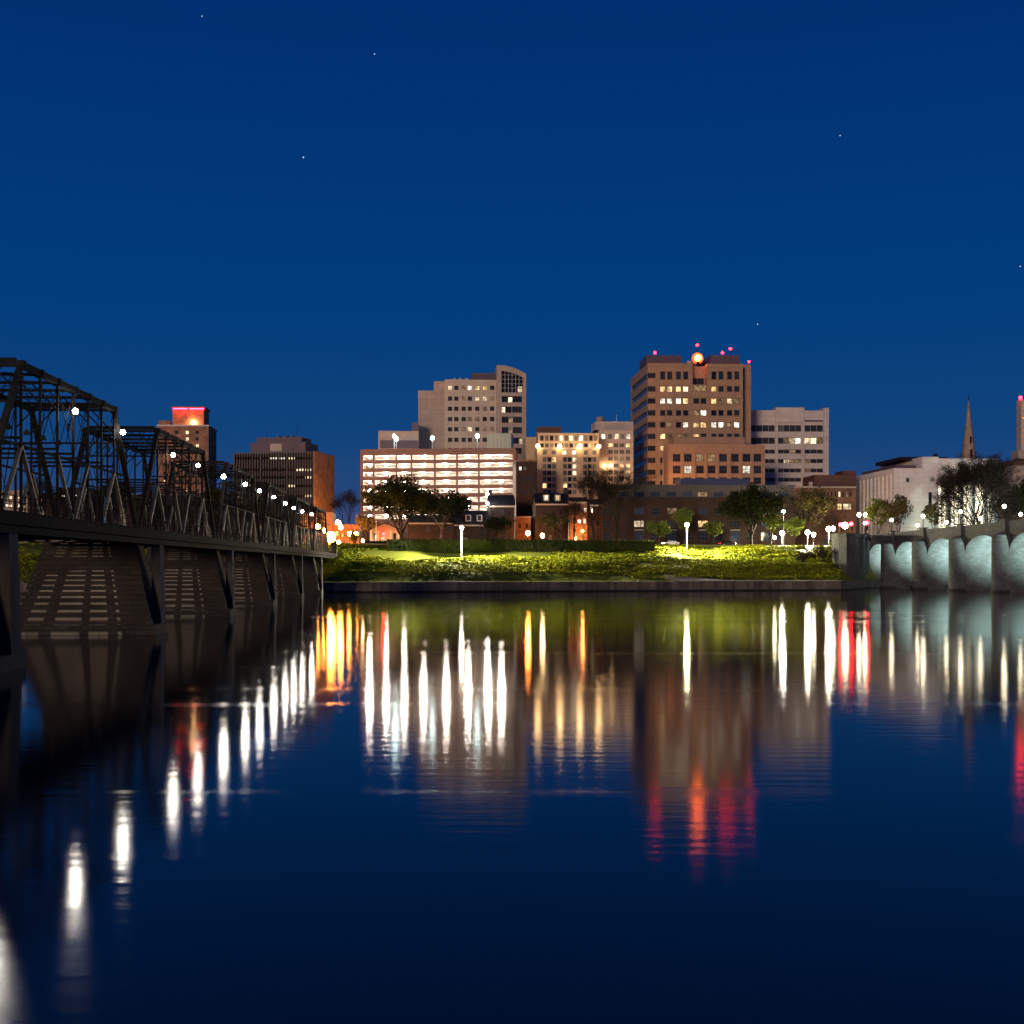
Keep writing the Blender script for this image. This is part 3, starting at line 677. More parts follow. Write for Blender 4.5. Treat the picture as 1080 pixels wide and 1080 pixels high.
# front wall in two halves either side of the recess, and the strip below it
fl = [h for h in fr if h[1] < B.lx(731)]; frr = [h for h in fr if h[0] > B.lx(745.5)]; fm = [h for h in fr if B.lx(730.8) <= h[0] and h[1] <= B.lx(745.6)]
a, b = B.lx(730.6), B.lx(745.8); zt_ = B.lz(383.3); zr_ = B.lz(405.4)
B.block('wall', 0, a, 0, td, 0, zt_, 'brown_precast', front=fl, left=lf, parapet=0.8)
B.block('wall', b, B.w, 0, td, 0, zt_, 'brown_precast', front=frr, parapet=0.8)
B.block('wall', a+0.003, b-0.003, 0.05, td-0.1, 0, zr_, 'brown_precast', front=fm, parapet=0)
B.block('recess_wall', a+0.003, b-0.003, 3.5, td-0.2, zr_+0.003, B.lz(384.5), 'brown_precast', parapet=0, front=[(a+0.3, b-0.3, zr_+0.3, zr_+2.6, 'd', 4, 1)])
B.block('side_bay', B.w+0.003, B.lx(792, 5), 5, td, 0, B.lz(384.6, 788, 5), 'brown_precast', parapet=0.5)
B.px('penthouse', 'plum_metal', 681.5, 719, 374.8, 383.2, 9, 14, parapet=0.3)
B.px('penthouse', 'plum_metal', 749, 780, 374.6, 383.2, 7, 14, parapet=0.3)
B.boxes('penthouse_roof', 'plum_metal', [(B.lx(723,8), B.lx(746,8), 8, 20, B.lz(383), B.lz(378))])
bx = (a+b)/2 - 0.3
MB().tube([(bx, 1.8, B.lz(384.6)), (bx, 1.8, B.lz(380))], [0.6, 0.5], 8).build('beacon_post', M['lamp_metal'], B.root)
q = MB()
for k in range(20):
    t0, t1 = 2*math.pi*k/20, 2*math.pi*(k+1)/20; zc = B.lz(376.6)
    for (r0, y0, r1, y1) in ((0.3, 3.2, 1.6, 3.0), (1.6, 3.0, 1.95, 2.5)):
        q.quad((bx+r0*math.cos(t0), y0, zc+r0*math.sin(t0)), (bx+r0*math.cos(t1), y0, zc+r0*math.sin(t1)), (bx+r1*math.cos(t1), y1, zc+r1*math.sin(t1)), (bx+r1*math.cos(t0), y1, zc+r1*math.sin(t0)))
q.build('beacon_halo_dish', M['brick_orange'], B.root)  # added orange dish, stands in for the halo around the beacon
MB().sphere((bx, 1.8, B.lz(376.6)), 1.15, nu=16, nv=10).build('beacon', LAMP['beacon'], B.root)
for px, py, pb in ((690.8, 372, 375.5), (735.5, 364, 371), (762, 372, 375.5), (770.3, 367.8, 375.5)):
    q = MB(); q.tube([(B.lx(px, 9.5), 9.5, B.lz(pb, px, 9.5)), (B.lx(px, 9.5), 9.5, B.lz(py, px, 9.5))], [0.1, 0.1], 5); mast = q.build('mast', M['lamp_metal'], B.root)
    MB().sphere((B.lx(px, 9.5), 9.5, B.lz(py, px, 9.5)), 0.47).build('warning_lamp', LAMP['red'], mast)
q = MB().tube([(B.lx(790, 7), 7, B.lz(384.5, 788, 7)), (B.lx(790, 7), 7, B.lz(381.5, 788, 7))], [0.1, 0.1], 5).build('mast', M['lamp_metal'], B.root)
MB().sphere((B.lx(790, 7), 7, B.lz(381.5, 788, 7)), 0.4).build('warning_lamp', LAMP['red'], q)
B.boxes('roof_rail', 'lamp_metal', [(B.lx(768,9), B.lx(779.5,9), 9, 9.1, B.lz(370.6,None,9), B.lz(370.2,None,9)), (B.lx(779,9), B.lx(779.4,9), 9, 9.1, B.lz(375,None,9), B.lz(367.5,None,9))])
mb = MB(); mb.box(B.lx(706.5,-2), B.lx(780,-2), -9.0, -0.01, 0, B.lz(463.5)); mb.build('terrace', M['brown_precast'], B.root)
# podium
B2 = Building('brown_podium_block', 'lower brown block with two rows of square windows in front of the tallest tower', 705, 807, 396)
pxs = [713.7, 725.6, 738.4, 750.6, 762.8, 775.2, 787.5, 799]
B2.px('wall', 'brown_precast', 705, 806.8, 468.6, 0, 0, 9, z0=0, front=B2.grid(pxs, [482.8, 495.2], 8, 8.2, {(0,2):'m', (0,3):'m', (1,1):'c', (1,6):'c'}, nx=3, nz=2) + B2.grid(pxs, [507, 519], 8, 7, {}, nx=3, nz=2), parapet=0.8)
mb = MB()
for i, px in enumerate((706.4, 719.7, 732, 744.5, 756.7, 769, 781.3, 793.2, 805.4)): x = B2.lx(px); mb.box(x-0.35, x+0.35, -0.4, -0.003, B2.lz(525), B2.lz(478))
mb.build('pilaster', M['brown_precast'], B2.root)
MB().tube([(B2.lx(700.5), 2, 0), (B2.lx(700.5), 2, B2.lz(481))], [0.25, 0.15], 6).build('flue', M['trim'], B2.root)

for px, y0, dx in ((694, 374.8, 10), (712, 374.8, 12), (757, 374.6, 9)):
    MB().tube([(B.lx(px,dx), dx, B.lz(y0,None,dx)), (B.lx(px,dx), dx, B.lz(y0-4.5,None,dx))], [0.07, 0.04], 5).build('antenna', M['lamp_metal'], B.root)
B.boxes('roof_vent', 'trim', [(B.lx(725,6), B.lx(729,6), 6, 8, B.lz(383.5,None,6), B.lz(380.5,None,6))])
# 9 white banded office
B = Building('white_banded_office', 'white office block with long horizontal window bands right of the brown tower', 784.5, 873.6, 440)
fr = []
bands = [451.8, 464.8, 476.3, 486.3, 496.2, 506, 516.2, 526, 537]
for r, y in enumerate(bands):
    h = 3.3 if r < 2 else 2.1
    for (a, b, n) in ((791 if r < 2 else 793, 817.3, 4), (820.5, 845, 4), (848.4, 868, 3)):
        for c in range(n):
            k = 'd'
            s_ = (a > 840) * 2 + (815 < a < 840)
            if r == 1 and s_ == 1: k = ['d', 'm', 'y', 'c'][c]
            if r == 1 and s_ == 2: k = ['y', 'y', 'm'][c]
            if r == 0 and s_ == 1 and c == 0: k = 'g'
            if (r, s_, c) in ((2, 1, 2), (3, 1, 2), (3, 1, 3), (3, 2, 0), (4, 2, 0), (6, 1, 1)): k = 'm'
            if (r, s_, c) in ((3, 1, 1),): k = 'y'
            w_ = (b-a)/n; fr.append(B.rect(a+w_*c+0.06, a+w_*(c+1)-0.06, y-h, y+h, k, nx=3))
B.px('wall', 'white_panel', 784.5, 873.6, 432.8, 0, 0, 24, z0=0, front=fr, left=[(2, 22, B.lz(y)-0.9, B.lz(y)+0.9, 'd', 8, 1) for y in bands], dep=0.45, parapet=0.8)
zt_ = B.lz(429.8); zb_ = B.lz(446)
B.boxes('parapet_panel', 'white_panel', [(B.lx(817.5), B.lx(847.8), -0.6, 3, zb_, zt_), (B.lx(868), B.w, -0.6, 4, 0, B.lz(430))])
B.boxes('pier', 'white_panel', [(B.lx(817.6), B.lx(820.2), -0.55, -0.003, 0, zb_-0.003), (B.lx(845.3), B.lx(848.1), -0.55, -0.003, 0, zb_-0.003)])
B.boxes('roof_plant', 'plum_metal', [(B.lx(850), B.lx(858), 5, 9, B.lz(433.3), B.lz(431)), (B.lx(861), B.lx(866), 5, 9, B.lz(433.3), B.lz(431.4))])
B.boxes('shade_canopy', 'plum_metal', [(B.lx(848.5), B.lx(867.8), -0.5, -0.003, B.lz(444.4), B.lz(443))])

# 10 brick hall on the right
B = Building('brick_hall', 'low warm lit brick hall with a brown flat roof left of the white library', 832, 903, 385)
fr = [B.rect(883.5, 888, 531, 537.5, 'w'), B.rect(889.5, 898, 531, 537.5, 'y', nx=3), B.rect(866, 869, 533, 536.5, 'w', nx=1), B.rect(871, 874, 533, 536.5, 'w', nx=1)]
fr += [B.rect(px-1, px+1, 518.5, 524, {893.5: 'm', 885.5: 'y'}.get(px, 'd'), nx=1) for px in (861.5, 865.5, 869.5, 873.5, 877.5, 881.5, 885.5, 889.5, 893.5, 897.5)]
fr += [B.rect(px-1.1, px+1.1, 532, 550, 'd', nx=1, nz=3) for px in (838, 843, 848, 853, 858)]
B.px('wall', 'brick_orange', 832, 903, 514.5, 0, 0, 20, z0=0, front=fr, frame='frame_pale')
B.px('roof_storey', 'copper_roof', 858.5, 903, 501, 513.3, 3, 12, parapet=0.2)
B.boxes('cornice', 'trim', [(-0.3, B.w+0.2, -0.4, 20, B.lz(514.6), B.lz(513))])
B.px('roof_room', 'copper_roof', 889, 903, 496.5, 501, 5, 8, parapet=0.2)
B.boxes('vent', 'trim', [(B.lx(855), B.lx(858), 1, 2.5, B.lz(513), B.lz(508))])

# 11 white library
B = Building('white_library', 'long white stone building with tall fluted side windows and a lit glass entrance', 943, 1060, 372)
z1 = B.lz(493.7, 943); z2 = B.lz(481.8, 980)
lf = [(1.6 + i*3.4, 3.1 + i*3.4, 2.0, z1-1.6, 'g', 1, 1) for i in range(10)]
B.block('wall', 0, B.lx(973), 0, 36, 0, z1, 'white_stone', left=lf, front=[B.rect(955.8, 959.6, 504, 508.5, 'd')], dep=0.9)
B.block('main_wall', B.lx(973)+0.003, B.lx(990), 0.0, 36, 0, z2, 'white_stone', front=[B.rect(979.3, 983.2, 519, 541, 'd', nx=1, nz=3)])
B.block('main_wall', B.lx(990)+0.003, B.w, 4.5, 36, 0, z2-0.05, 'white_stone')
B.boxes('portico_roof', 'white_stone', [(B.lx(990)+0.006, B.w, 0.1, 4.49, B.lz(510.5, 1020), B.lz(501, 1020))])
mb = MB(); mb.box(B.lx(990)+0.1, B.lx(1049), 4.3, 4.47, 0.3, B.lz(511.5, 1020)); pg = mb.build('entrance_glass', M['portico_light'], B.root)
mb = MB()
for i in range(14): x = B.lx(990.5 + 4.4*i); mb.box(x-0.09, x+0.09, 4.15, 4.298, 0.3, B.lz(512, 1020))
for z in (3.5, 6.5, 9.5): mb.box(B.lx(990)+0.1, B.lx(1049), 4.2, 4.297, z, z+0.15)
mb.build('glazing_bar', M['frame_dark'], pg)
for px in (1001.5, 1015, 1027.5, 1040.5, 1050):
    x = B.lx(px); B.boxes('column', 'white_stone', [(x-0.55, x+0.55, 0.3, 1.5, 0, B.lz(510.6, 1020))])
B.boxes('roof_storey', 'plum_metal', [(2, B.lx(973)-0.5, 4, 34, z1-0.4, B.lz(489.5, 960))])
B.boxes('roof_deck', 'slate', [(B.lx(950, 8), B.lx(1000, 8), 8, 30, z2-0.4, z2+0.7)])
B.boxes('roof_vent', 'lamp_metal', [(B.lx(986, 3), B.lx(989, 3), 3, 4.2, z2-0.5, B.lz(478.3, 987, 3))])
LIB = B

# 12 church steeple
O = at(1021.5, 481, 520)
st = empty('church_steeple', (O.x, O.y, 11.5), YAW, 'slender pointed church spire rising behind the white library', 'church')
zb = at(1021, 487, 520).z - 11.5; ztip = at(1021, 417.5, 520).z - 11.5
mb = MB(); mb.box(-3.6, 3.6, -3.6, 3.6, 0, zb); mb.build('tower', M['spire_stone'], st)
mb = MB(); h1 = zb + (ztip-zb)*0.62
mb.tube([(0,0,zb), (0,0,zb+4), (0,0,h1), (0,0,ztip-2)], [3.1, 2.7, 1.15, 0.12], 8); sp = mb.build('spire', M['spire_stone'], st)
mb = MB(); mb.box(-0.45, 0.45, -3.0, -2.2, zb+1.5, zb+5); mb.box(-0.35, 0.35, -2.3, -1.4, zb+7.5, zb+10.5); mb.build('louvre', M['slate'], sp)
mb = MB(); mb.tube([(0,0,ztip-2.2), (0,0,ztip+0.6)], [0.1, 0.08], 6); mb.box(-0.5, 0.5, -0.06, 0.06, ztip-0.5, ztip-0.3); mb.sphere((0,0,ztip-1.6), 0.25); mb.build('finial', M['lamp_metal'], sp)

# 13 tower at the right edge
B = Building('beige_round_tower', 'beige tower with orange lit windows and a red roof lamp at the right edge', 1077, 1112, 500)
B.px('wall', 'beige_panel', 1077, 1112, 421.5, 475, 0, 4, front=[B.rect(1078.2, 1081, y-1, y+1, 'o', nx=1) for y in (427, 434, 440.5, 446.5, 453, 459.5, 466)] + [B.rect(1084, 1087, y-1, y+1, 'd', nx=1) for y in (427, 434, 440.5, 446.5, 453, 459.5, 466)])
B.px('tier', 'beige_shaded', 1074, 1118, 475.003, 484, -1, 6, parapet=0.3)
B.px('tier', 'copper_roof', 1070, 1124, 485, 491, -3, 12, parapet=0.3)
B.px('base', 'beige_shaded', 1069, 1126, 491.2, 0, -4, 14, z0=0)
q = MB().tube([(B.lx(1077.5), 1, B.lz(421.5)), (B.lx(1077.5), 1, B.lz(419.3))], [0.15, 0.15], 5).build('mast', M['lamp_metal'], B.root)
MB().sphere((B.lx(1077.5), 1, B.lz(419.3)), 0.75).build('warning_lamp', LAMP['red'], q)

# 14 low buildings along the street
B = Building('brick_office', 'long dark brick office with blue bay windows and grey top floor facing the river', 636, 838, 352)
fr = []; L_ = {(1, 1): 'y', (1, 5): 'w', (0, 3): 'm'}
for c, px in enumerate([640, 674, 692, 709, 725, 741.5, 758, 775, 791, 808, 825]):
    for r, y in enumerate([539, 552.5, 565.5]):
        w_ = 5.4 if c % 2 else 4.2
        k = L_.get((r, c), 'b' if c % 2 else 'd')
        fr.append(B.rect(px-w_, px+w_, y-3.6 if r < 2 else y-4.5, y+3.6 if r < 2 else y+5, k, nx=3, nz=2))
B.px('wall', 'brick_red', 636, 838, 524.5, 0, 0, 16, z0=0, front=fr, parapet=0)
fr = [B.rect(px-5.2, px+5.2, 518.6, 524, {741: 'm'}.get(px, 'b'), dy=0.6, nx=3) for px in (642, 658, 674, 691, 708, 725, 741, 758, 776, 793, 810, 827)]
B.px('top_floor', 'grey_fascia', 637, 837, 511.2, 524.4, 0.6, 14, front=fr, parapet=0.3)
B.boxes('eaves', 'grey_fascia', [(-0.5, B.w+0.5, 0.1, 15, B.lz(512.6), B.lz(511.3))])
B.px('roof_room', 'blue_roof', 718, 790, 504.8, 511.1, 5, 8, parapet=0.2)
for px in (674, 709, 741.5, 775): B.boxes('door_canopy', 'trim', [(B.lx(px-5), B.lx(px+5), -0.7, -0.003, B.lz(559.5), B.lz(558.6))])

def house(name, label, px0, px1, ye, yr, d, wall, dep=10, front=lambda B: [], dormers=(), roof='slate', gables=False, chim=()):
    B = Building(name, label, px0, px1, d, cat='house'); ze = B.lz(ye); zr = B.lz(yr); W = B.w
    B.block('wall', 0, W, 0, dep, 0, ze, wall, front=front(B), parapet=0, frame='frame_dark')
    mb = MB(); o = 0.3; t_ = 0.18
    mb.hexa([(-o,-o,ze), (W+o,-o,ze), (W+o,dep/2,zr), (-o,dep/2,zr), (-o,-o,ze+t_), (W+o,-o,ze+t_), (W+o,dep/2,zr+t_), (-o,dep/2,zr+t_)])
    mb.hexa([(-o,dep/2,zr), (W+o,dep/2,zr), (W+o,dep+o,ze), (-o,dep+o,ze), (-o,dep/2,zr+t_), (W+o,dep/2,zr+t_), (W+o,dep+o,ze+t_), (-o,dep+o,ze+t_)])
    rf = mb.build('roof', M[roof], B.root)
    mb = MB()
    for x in (0.003, W-0.003): mb.tri((x,0,ze), (x,dep,ze), (x,dep/2,zr))
    mb.build('gable', M[wall], B.root)
    for px, k in dormers:
        x = B.lx(px); zm = ze + (zr-ze)*0.22; dm = B.block('dormer', x-0.8, x+0.8, 0.8, 3.4, zm, zm+1.9, 'trim', front=[(x-0.5, x+0.5, zm+0.3, zm+1.7, k, 2, 2)], parapet=0)
    for px in chim: x = B.lx(px); B.boxes('chimney', 'brick_red', [(x-0.5, x+0.5, dep/2-0.5, dep/2+0.5, zr-1.2, zr+1.8)], parent=rf)
    B.boxes('cornice', 'trim', [(0, W, -0.22, -0.003, ze-0.5, ze-0.1)])
    return B
house('slate_roofed_house', 'dark brick townhouse with slate roof and two lit dormers', 565, 600.5, 531, 519.5, 356, 'brick_dark', 12,
      lambda B: [B.rect(px-1.7, px+1.7, 536.5, 543, 'd') for px in (570, 577, 584.5, 592)] + [B.rect(px-1.7, px+1.7, 549.5, 558, 'g' if px == 592 else 'd', nz=2) for px in (570, 577, 584.5, 592)] + [B.rect(px-1.9, px+1.9, 564, 574, 'g' if px == 580 else 'd', nz=2) for px in (571, 580, 590)], ((576.5, 'y'), (588.5, 'w')), chim=(567, 599))
house('orange_lit_townhouse', 'tall brick townhouse glowing orange from lamps at its door', 601, 619.5, 529, 524, 353, 'brick_orange', 10,
      lambda B: [B.rect(605, 608, 533.5, 539, 'd', nz=2), B.rect(616, 618.8, 535.5, 540.5, 'y'), B.rect(609.8, 612.5, 533.5, 539, 'd', nz=2), B.rect(604.5, 607.3, 546, 553, 'd', nz=2), B.rect(609.5, 612.5, 548, 552, 'c'), B.rect(615.5, 618, 547, 552, 'y'), B.rect(605, 608, 562, 570, 'w', nz=2), B.rect(612, 615.5, 556, 574, 'o', nx=1, nz=3)])
house('narrow_brick_house', 'narrow dark brick house beside the orange lit townhouse', 620, 635.5, 532, 526, 354, 'brick_red', 10,
      lambda B: [B.rect(px-1.4, px+1.4, y-3, y+3, 'y' if (px == 624 and y == 538) else 'd') for px in (624, 631) for y in (538, 552, 567)])
house('shadowed_brick_house', 'wide unlit brick house with dark roof next to the orange annex', 516, 542.5, 533, 521.5, 352, 'brick_dark', 12,
      lambda B: [B.rect(px-1.6, px+1.6, y-3, y+3, 'b' if (px == 530 and y == 541) else 'd') for px in (520.5, 530, 538) for y in (541, 554, 568)], chim=(518,))
house('low_slate_house', 'low dark house with a slate roof and pale doorway behind the white lamp pole', 479, 515.5, 553, 538.5, 352, 'brick_dark', 12,
      lambda B: [B.rect(488, 493.5, 567, 577, 'g', nx=1), B.rect(500, 503, 558, 563, 'd'), B.rect(509, 512, 558, 563, 'd'), B.rect(482, 485, 558, 563, 'd'), B.rect(502, 505, 568, 574, 'd')], ((505.8, 'b'), (494, 'd')))
house('brick_row_house', 'two storey brick row house with pale sills under the dark trees', 430, 478.5, 551, 543, 354, 'brick_red', 12,
      lambda B: [B.rect(px-2, px+2, y-3.2, y+3.2, 'g' if px == 451 else 'd', nz=2) for px in (437, 451, 464, 474) for y in (558, 571)], chim=(446, 470))
# small pale chapel-like house with the lit door
B = Building('pale_clapboard_house', 'small pale gabled house with a lit pane under a red lamp', 390, 422, 356, cat='house')
ze = B.lz(559); zr = B.lz(551.8)
B.block('wall', 0, B.w, 0, 12, 0, ze, 'clapboard', front=[B.rect(401.3, 409.2, 565.5, 572.5, 'w', nx=3, nz=2), B.rect(393.5, 397, 562, 575, 'd', nx=1, nz=2), B.rect(414.5, 418, 562, 575, 'd', nx=1, nz=2)], parapet=0, frame='frame_pale')
mb = MB(); xm = B.w/2
for a, b in ((-0.4, xm), (B.w+0.4, xm)): mb.hexa([(a,-0.5,ze-0.1), (b,-0.5,zr), (b,12.4,zr), (a,12.4,ze-0.1), (a,-0.5,ze+0.15), (b,-0.5,zr+0.25), (b,12.4,zr+0.25), (a,12.4,ze+0.15)])
mb.build('roof', M['slate'], B.root)
mb = MB(); mb.tri((0,0,ze), (B.w,0,ze), (xm,0,zr)); mb.build('gable', M['clapboard'], B.root)
mb = MB()
for px in (391.5, 399, 412, 420.5): x = B.lx(px); mb.box(x-0.2, x+0.2, -0.35, -0.003, 0, ze-0.12)
mb.build('pilaster', M['white_paint'], B.root)
MB().sphere((B.lx(404.5), -0.4, B.lz(563)), 0.32).build('door_lamp', LAMP['signal'], B.root)

# left of the iron bridge
B = Building('long_lit_building', 'long low building with rows of glowing windows seen through the iron bridge', -40, 28, 345)
fr = [B.rect(px-1.6, px+1.6, y-1.6, y+1.6, rng.choice('yywc'), nx=1) for y in (524.5, 533.5) for px in (-38, -33, -28, -23, -18, -13, -8, -3, 2, 7, 11, 15.5, 20.5, 25)]
B.px('wall', 'hotel_stucco', -40, 29, 517, 0, 0, 16, z0=0, front=fr)
B = Building('dim_brick_block', 'low dark brick block with a few lit panes, behind the iron bridge', 30, 94, 352)
B.px('wall', 'brick_dark', 30, 94, 520, 0, 0, 16, z0=0, front=[B.rect(65, 69, 521, 524, 'y'), B.rect(74, 81, 520.6, 523, 'c', nx=3), B.rect(87.5, 90, 518.6, 521, 'g'), B.rect(36, 38, 526, 529, 'y', nx=1), B.rect(43, 45, 526, 529, 'o', nx=1), B.rect(56, 60, 522, 525, 'm')])
B.px('upper_storey', 'brick_dark', 62, 94, 514, 519.9, 2, 12)
B = Building('wide_brick_school', 'wide flat roofed brick building below the narrow tower, beyond the truss spans', 110, 245, 365)
B.px('wall', 'brick_dark', 112, 244, 522, 0, 0, 16, z0=0, front=[B.rect(px-2, px+2, y-2.5, y+2.5, 'o' if px in (135,) and y > 540 else 'm' if px == 184 else 'd') for px in range(118, 242, 8) for y in (530, 542, 555) if px not in ()])
B.boxes('eaves', 'trim', [(-0.3, B.w+0.3, -0.4, 16, B.lz(522), B.lz(521.2))])
B = Building('brick_street_block', 'brick block washed orange by the lamps at the bridge end', 318, 352, 351)
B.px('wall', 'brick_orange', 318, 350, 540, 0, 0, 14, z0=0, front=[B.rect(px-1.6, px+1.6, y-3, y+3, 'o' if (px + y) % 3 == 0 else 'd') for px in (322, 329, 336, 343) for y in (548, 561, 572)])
B = Building('dim_warehouse', 'plain unlit brick warehouse between the ribbed office and bridge trusses', 246, 316, 375)
B.px('wall', 'brick_dark', 246, 316, 545, 0, 0, 14, z0=0, front=[B.rect(px-2, px+2, y-3, y+3, 'd') for px in range(251, 316, 9) for y in (552, 564)])

B = Building('added_glow_block', 'low flat block added to carry the orange lamp glow at the iron bridge end', 350.5, 379, 353)
B.px('wall', 'brick_orange', 350.5, 379, 553, 0, 0, 12, z0=0, front=[B.rect(px-1.7, px+1.7, 560, 566, 'd') for px in (355, 362, 369, 375.5)])  # added wall that catches the street lamps' orange, in place of their glow

rng = random.Random(21)
rk = MB()
for k in range(260):
    x = rng.uniform(-60, 80); o_ = rng.uniform(-1.6, -0.5); s_ = rng.uniform(0.12, 0.42); c0 = Vector((x, bank(x) + o_, rng.uniform(-0.1, 0.12)))
    rk.sphere(c0, s_, nu=6, nv=4, sz=rng.uniform(0.5, 0.8))
rk.v = [(x + rng.uniform(-.07, .07), y + rng.uniform(-.07, .07), z + rng.uniform(-.05, .05)) for x, y, z in rk.v]; rk.sm = [False] * len(rk.sm)
tag(rk.build('riprap_stones', M['wet_stone']), kind='stuff')
# ---------------------------------------------------------------- iron truss bridge (frame: x = minus the offset to the left, y = along, z up)
SB = 1.6
BR = empty('iron_truss_bridge', (-28.7 * math.cos(YAW) - 180 * math.sin(YAW), -28.7 * math.sin(YAW) + 180 * math.cos(YAW), 0), YAW,
           'old dark iron truss bridge of several spans on stone piers, reaching the far bank', 'bridge')
BI = Matrix.Translation((28.7, -180, 0))     # bridge coordinates (x=-o, y=s) to the Empty's frame
class BMB(MB):
    def build(s, name, mats, parent=None):
        s.v = [(x + 28.7, y - 180, z) for x, y, z in s.v]; return MB.build(s, name, mats, parent or BR)
NX, FX = -25.5, -31.9
piers = [SB + 31.1 + 37.2 * i for i in range(8)]
DZ = 8.7; TZ = 18.2; MZ = 13.2
S_END = piers[-1] + 2
# deck
mb = BMB(); mb.box(-27.62, -24.0, 25, S_END, DZ-0.22, DZ); mb.build('walkway', M['deck_timber'])
mb = BMB(); mb.box(-24.0+0.003, -23.78, 25, S_END, DZ-0.55, DZ+0.08); mb.box(-24.0+0.003, -23.86, 25, S_END, DZ-1.05, DZ-0.62); mb.build('fascia_beam', M['old_steel'])
for x in (-31.7, -30.5, -29.0, -27.9): mb = BMB(); mb.box(x-0.16, x+0.16, 25, S_END, DZ-0.9, DZ-0.25); mb.build('stringer', M['old_steel'])
mb = BMB(); y = 25.0
while y < S_END: mb.box(-31.9, -27.623, y, y+0.10, DZ-0.25+0.003, DZ-0.13); y += 0.26
mb.build('open_deck_grating', M['deck_timber'])
mb = BMB(); mb.box(-33.4, -31.95, 25, S_END, DZ-0.25, DZ); mb.build('walkway', M['deck_timber'])
y = 25.0; k = 0
while y < S_END:
    mb = BMB(); mb.hexa([(-33.3,y,DZ-1.0),(-24.1,y,DZ-0.75),(-24.1,y+0.3,DZ-0.75),(-33.3,y+0.3,DZ-1.0),(-33.3,y,DZ-0.26),(-24.1,y,DZ-0.24),(-24.1,y+0.3,DZ-0.24),(-33.3,y+0.3,DZ-0.26)])
    # triangular bracket under the walkway
    mb.build('floor_beam', M['old_steel']); y += 3.72
for x in (-23.9, -33.3):
    mb = BMB(); y = 25.0
    for z in (DZ+0.4, DZ+0.75, DZ+1.1): mb.box(x-0.02, x+0.02, 25, S_END, z-0.02, z+0.02)
    while y < S_END: mb.box(x-0.03, x+0.03, y, y+0.06, DZ, DZ+1.13); y += 1.86
    mb.build('railing', M['old_steel'])
# trusses
def span(s0, s1):
    P = (s1 - s0) / 10; nodes = [s0 + P * i for i in range(11)]
    mb = BMB()
    for x in (NX, FX): mb.beam((x, nodes[2], TZ), (x, nodes[8], TZ), 0.42, 0.36)
    for i in range(2, 9):
        for x in (NX, FX): mb.box(x-0.26, x+0.26, nodes[i]-0.24, nodes[i]+0.24, TZ-0.26, TZ+0.24)
    root = mb.build('truss_span', M['old_steel'])
    def sub(name, mat, fn):
        b = BMB(); fn(b); o = MB.build(b, name, M[mat], root); 
        for_v = o.data
        for v in for_v.vertices: v.co = (v.co.x + 28.7, v.co.y - 180, v.co.z)
    for x in (NX, FX):
        sub('bottom_chord', 'old_steel', lambda b: b.beam((x, nodes[0], DZ+0.25), (x, nodes[10], DZ+0.25), 0.3, 0.35))
        for a, c in ((0, 2), (10, 8)): sub('end_post', 'old_steel', lambda b: b.beam((x, nodes[a], DZ), (x, nodes[c], TZ), 0.36, 0.32))
        for i in range(1, 10):
            top = TZ if 2 <= i <= 8 else DZ + (TZ-DZ)/2
            sub('vertical_post', 'old_steel' if i % 2 == 0 else 'old_steel', lambda b: b.beam((x, nodes[i], DZ), (x, nodes[i], top), 0.15, 0.16))
        def diag(b):
            for i in range(2, 8):
                if i < 6: b.beam((x, nodes[i], TZ-0.2), (x, nodes[i+2], DZ+0.2), 0.045)
                if i >= 4: b.beam((x, nodes[i], TZ-0.2), (x, nodes[i-2], DZ+0.2), 0.045)
            b.beam((x, nodes[1], DZ), (x, nodes[2], TZ), 0.05); b.beam((x, nodes[9], DZ), (x, nodes[8], TZ), 0.05)
        sub('diagonal_bracing', 'old_steel', diag)
        for i, k in ((2, 1), (2, 3), (4, 5), (6, 5), (8, 7), (8, 9)):
            sub('sub_strut', 'grey_steel', lambda b: b.beam((x, nodes[i], MZ), (x, nodes[k], DZ+0.1), 0.24, 0.16))
        sub('mid_rail', 'old_steel', lambda b: b.beam((x, nodes[1], MZ), (x, nodes[9], MZ), 0.12, 0.16))
    for i in range(2, 9):
        sub('lateral_strut', 'old_steel', lambda b: (b.beam((NX, nodes[i], TZ-0.05), (FX, nodes[i], TZ-0.05), 0.16, 0.2), b.beam((NX, nodes[i], MZ+0.5), (FX, nodes[i], MZ+0.5), 0.13, 0.16),
            b.beam((NX, nodes[i], TZ-1.9), (NX-1.7, nodes[i], TZ-0.1), 0.09), b.beam((FX, nodes[i], TZ-1.9), (FX+1.7, nodes[i], TZ-0.1), 0.09),
            ))
    sub('top_bracing', 'old_steel', lambda b: [(b.beam((NX, nodes[i], TZ), (FX, nodes[i+1], TZ), 0.03), b.beam((FX, nodes[i], TZ-0.08), (NX, nodes[i+1], TZ-0.08), 0.03)) for i in range(2, 8)])
    for n, m in ((nodes[2], nodes[1]), (nodes[8], nodes[9])):
        sub('portal_frame', 'old_steel', lambda b: (b.beam((NX-0.3, n, TZ+0.25), (FX+0.3, n, TZ+0.25), 0.35, 0.3), b.beam((NX, (n+m)/2, (TZ+MZ)/2), (FX, (n+m)/2, (TZ+MZ)/2), 0.14),
            [b.beam((NX-1.06*k, n, TZ), (NX-1.06*(k+1), (n+m)/2, (TZ+MZ)/2) if k < 5 else (FX, (n+m)/2, (TZ+MZ)/2), 0.05) for k in range(6)]))
for i in range(7): span(piers[i] + 0.35, piers[i+1] - 0.35)
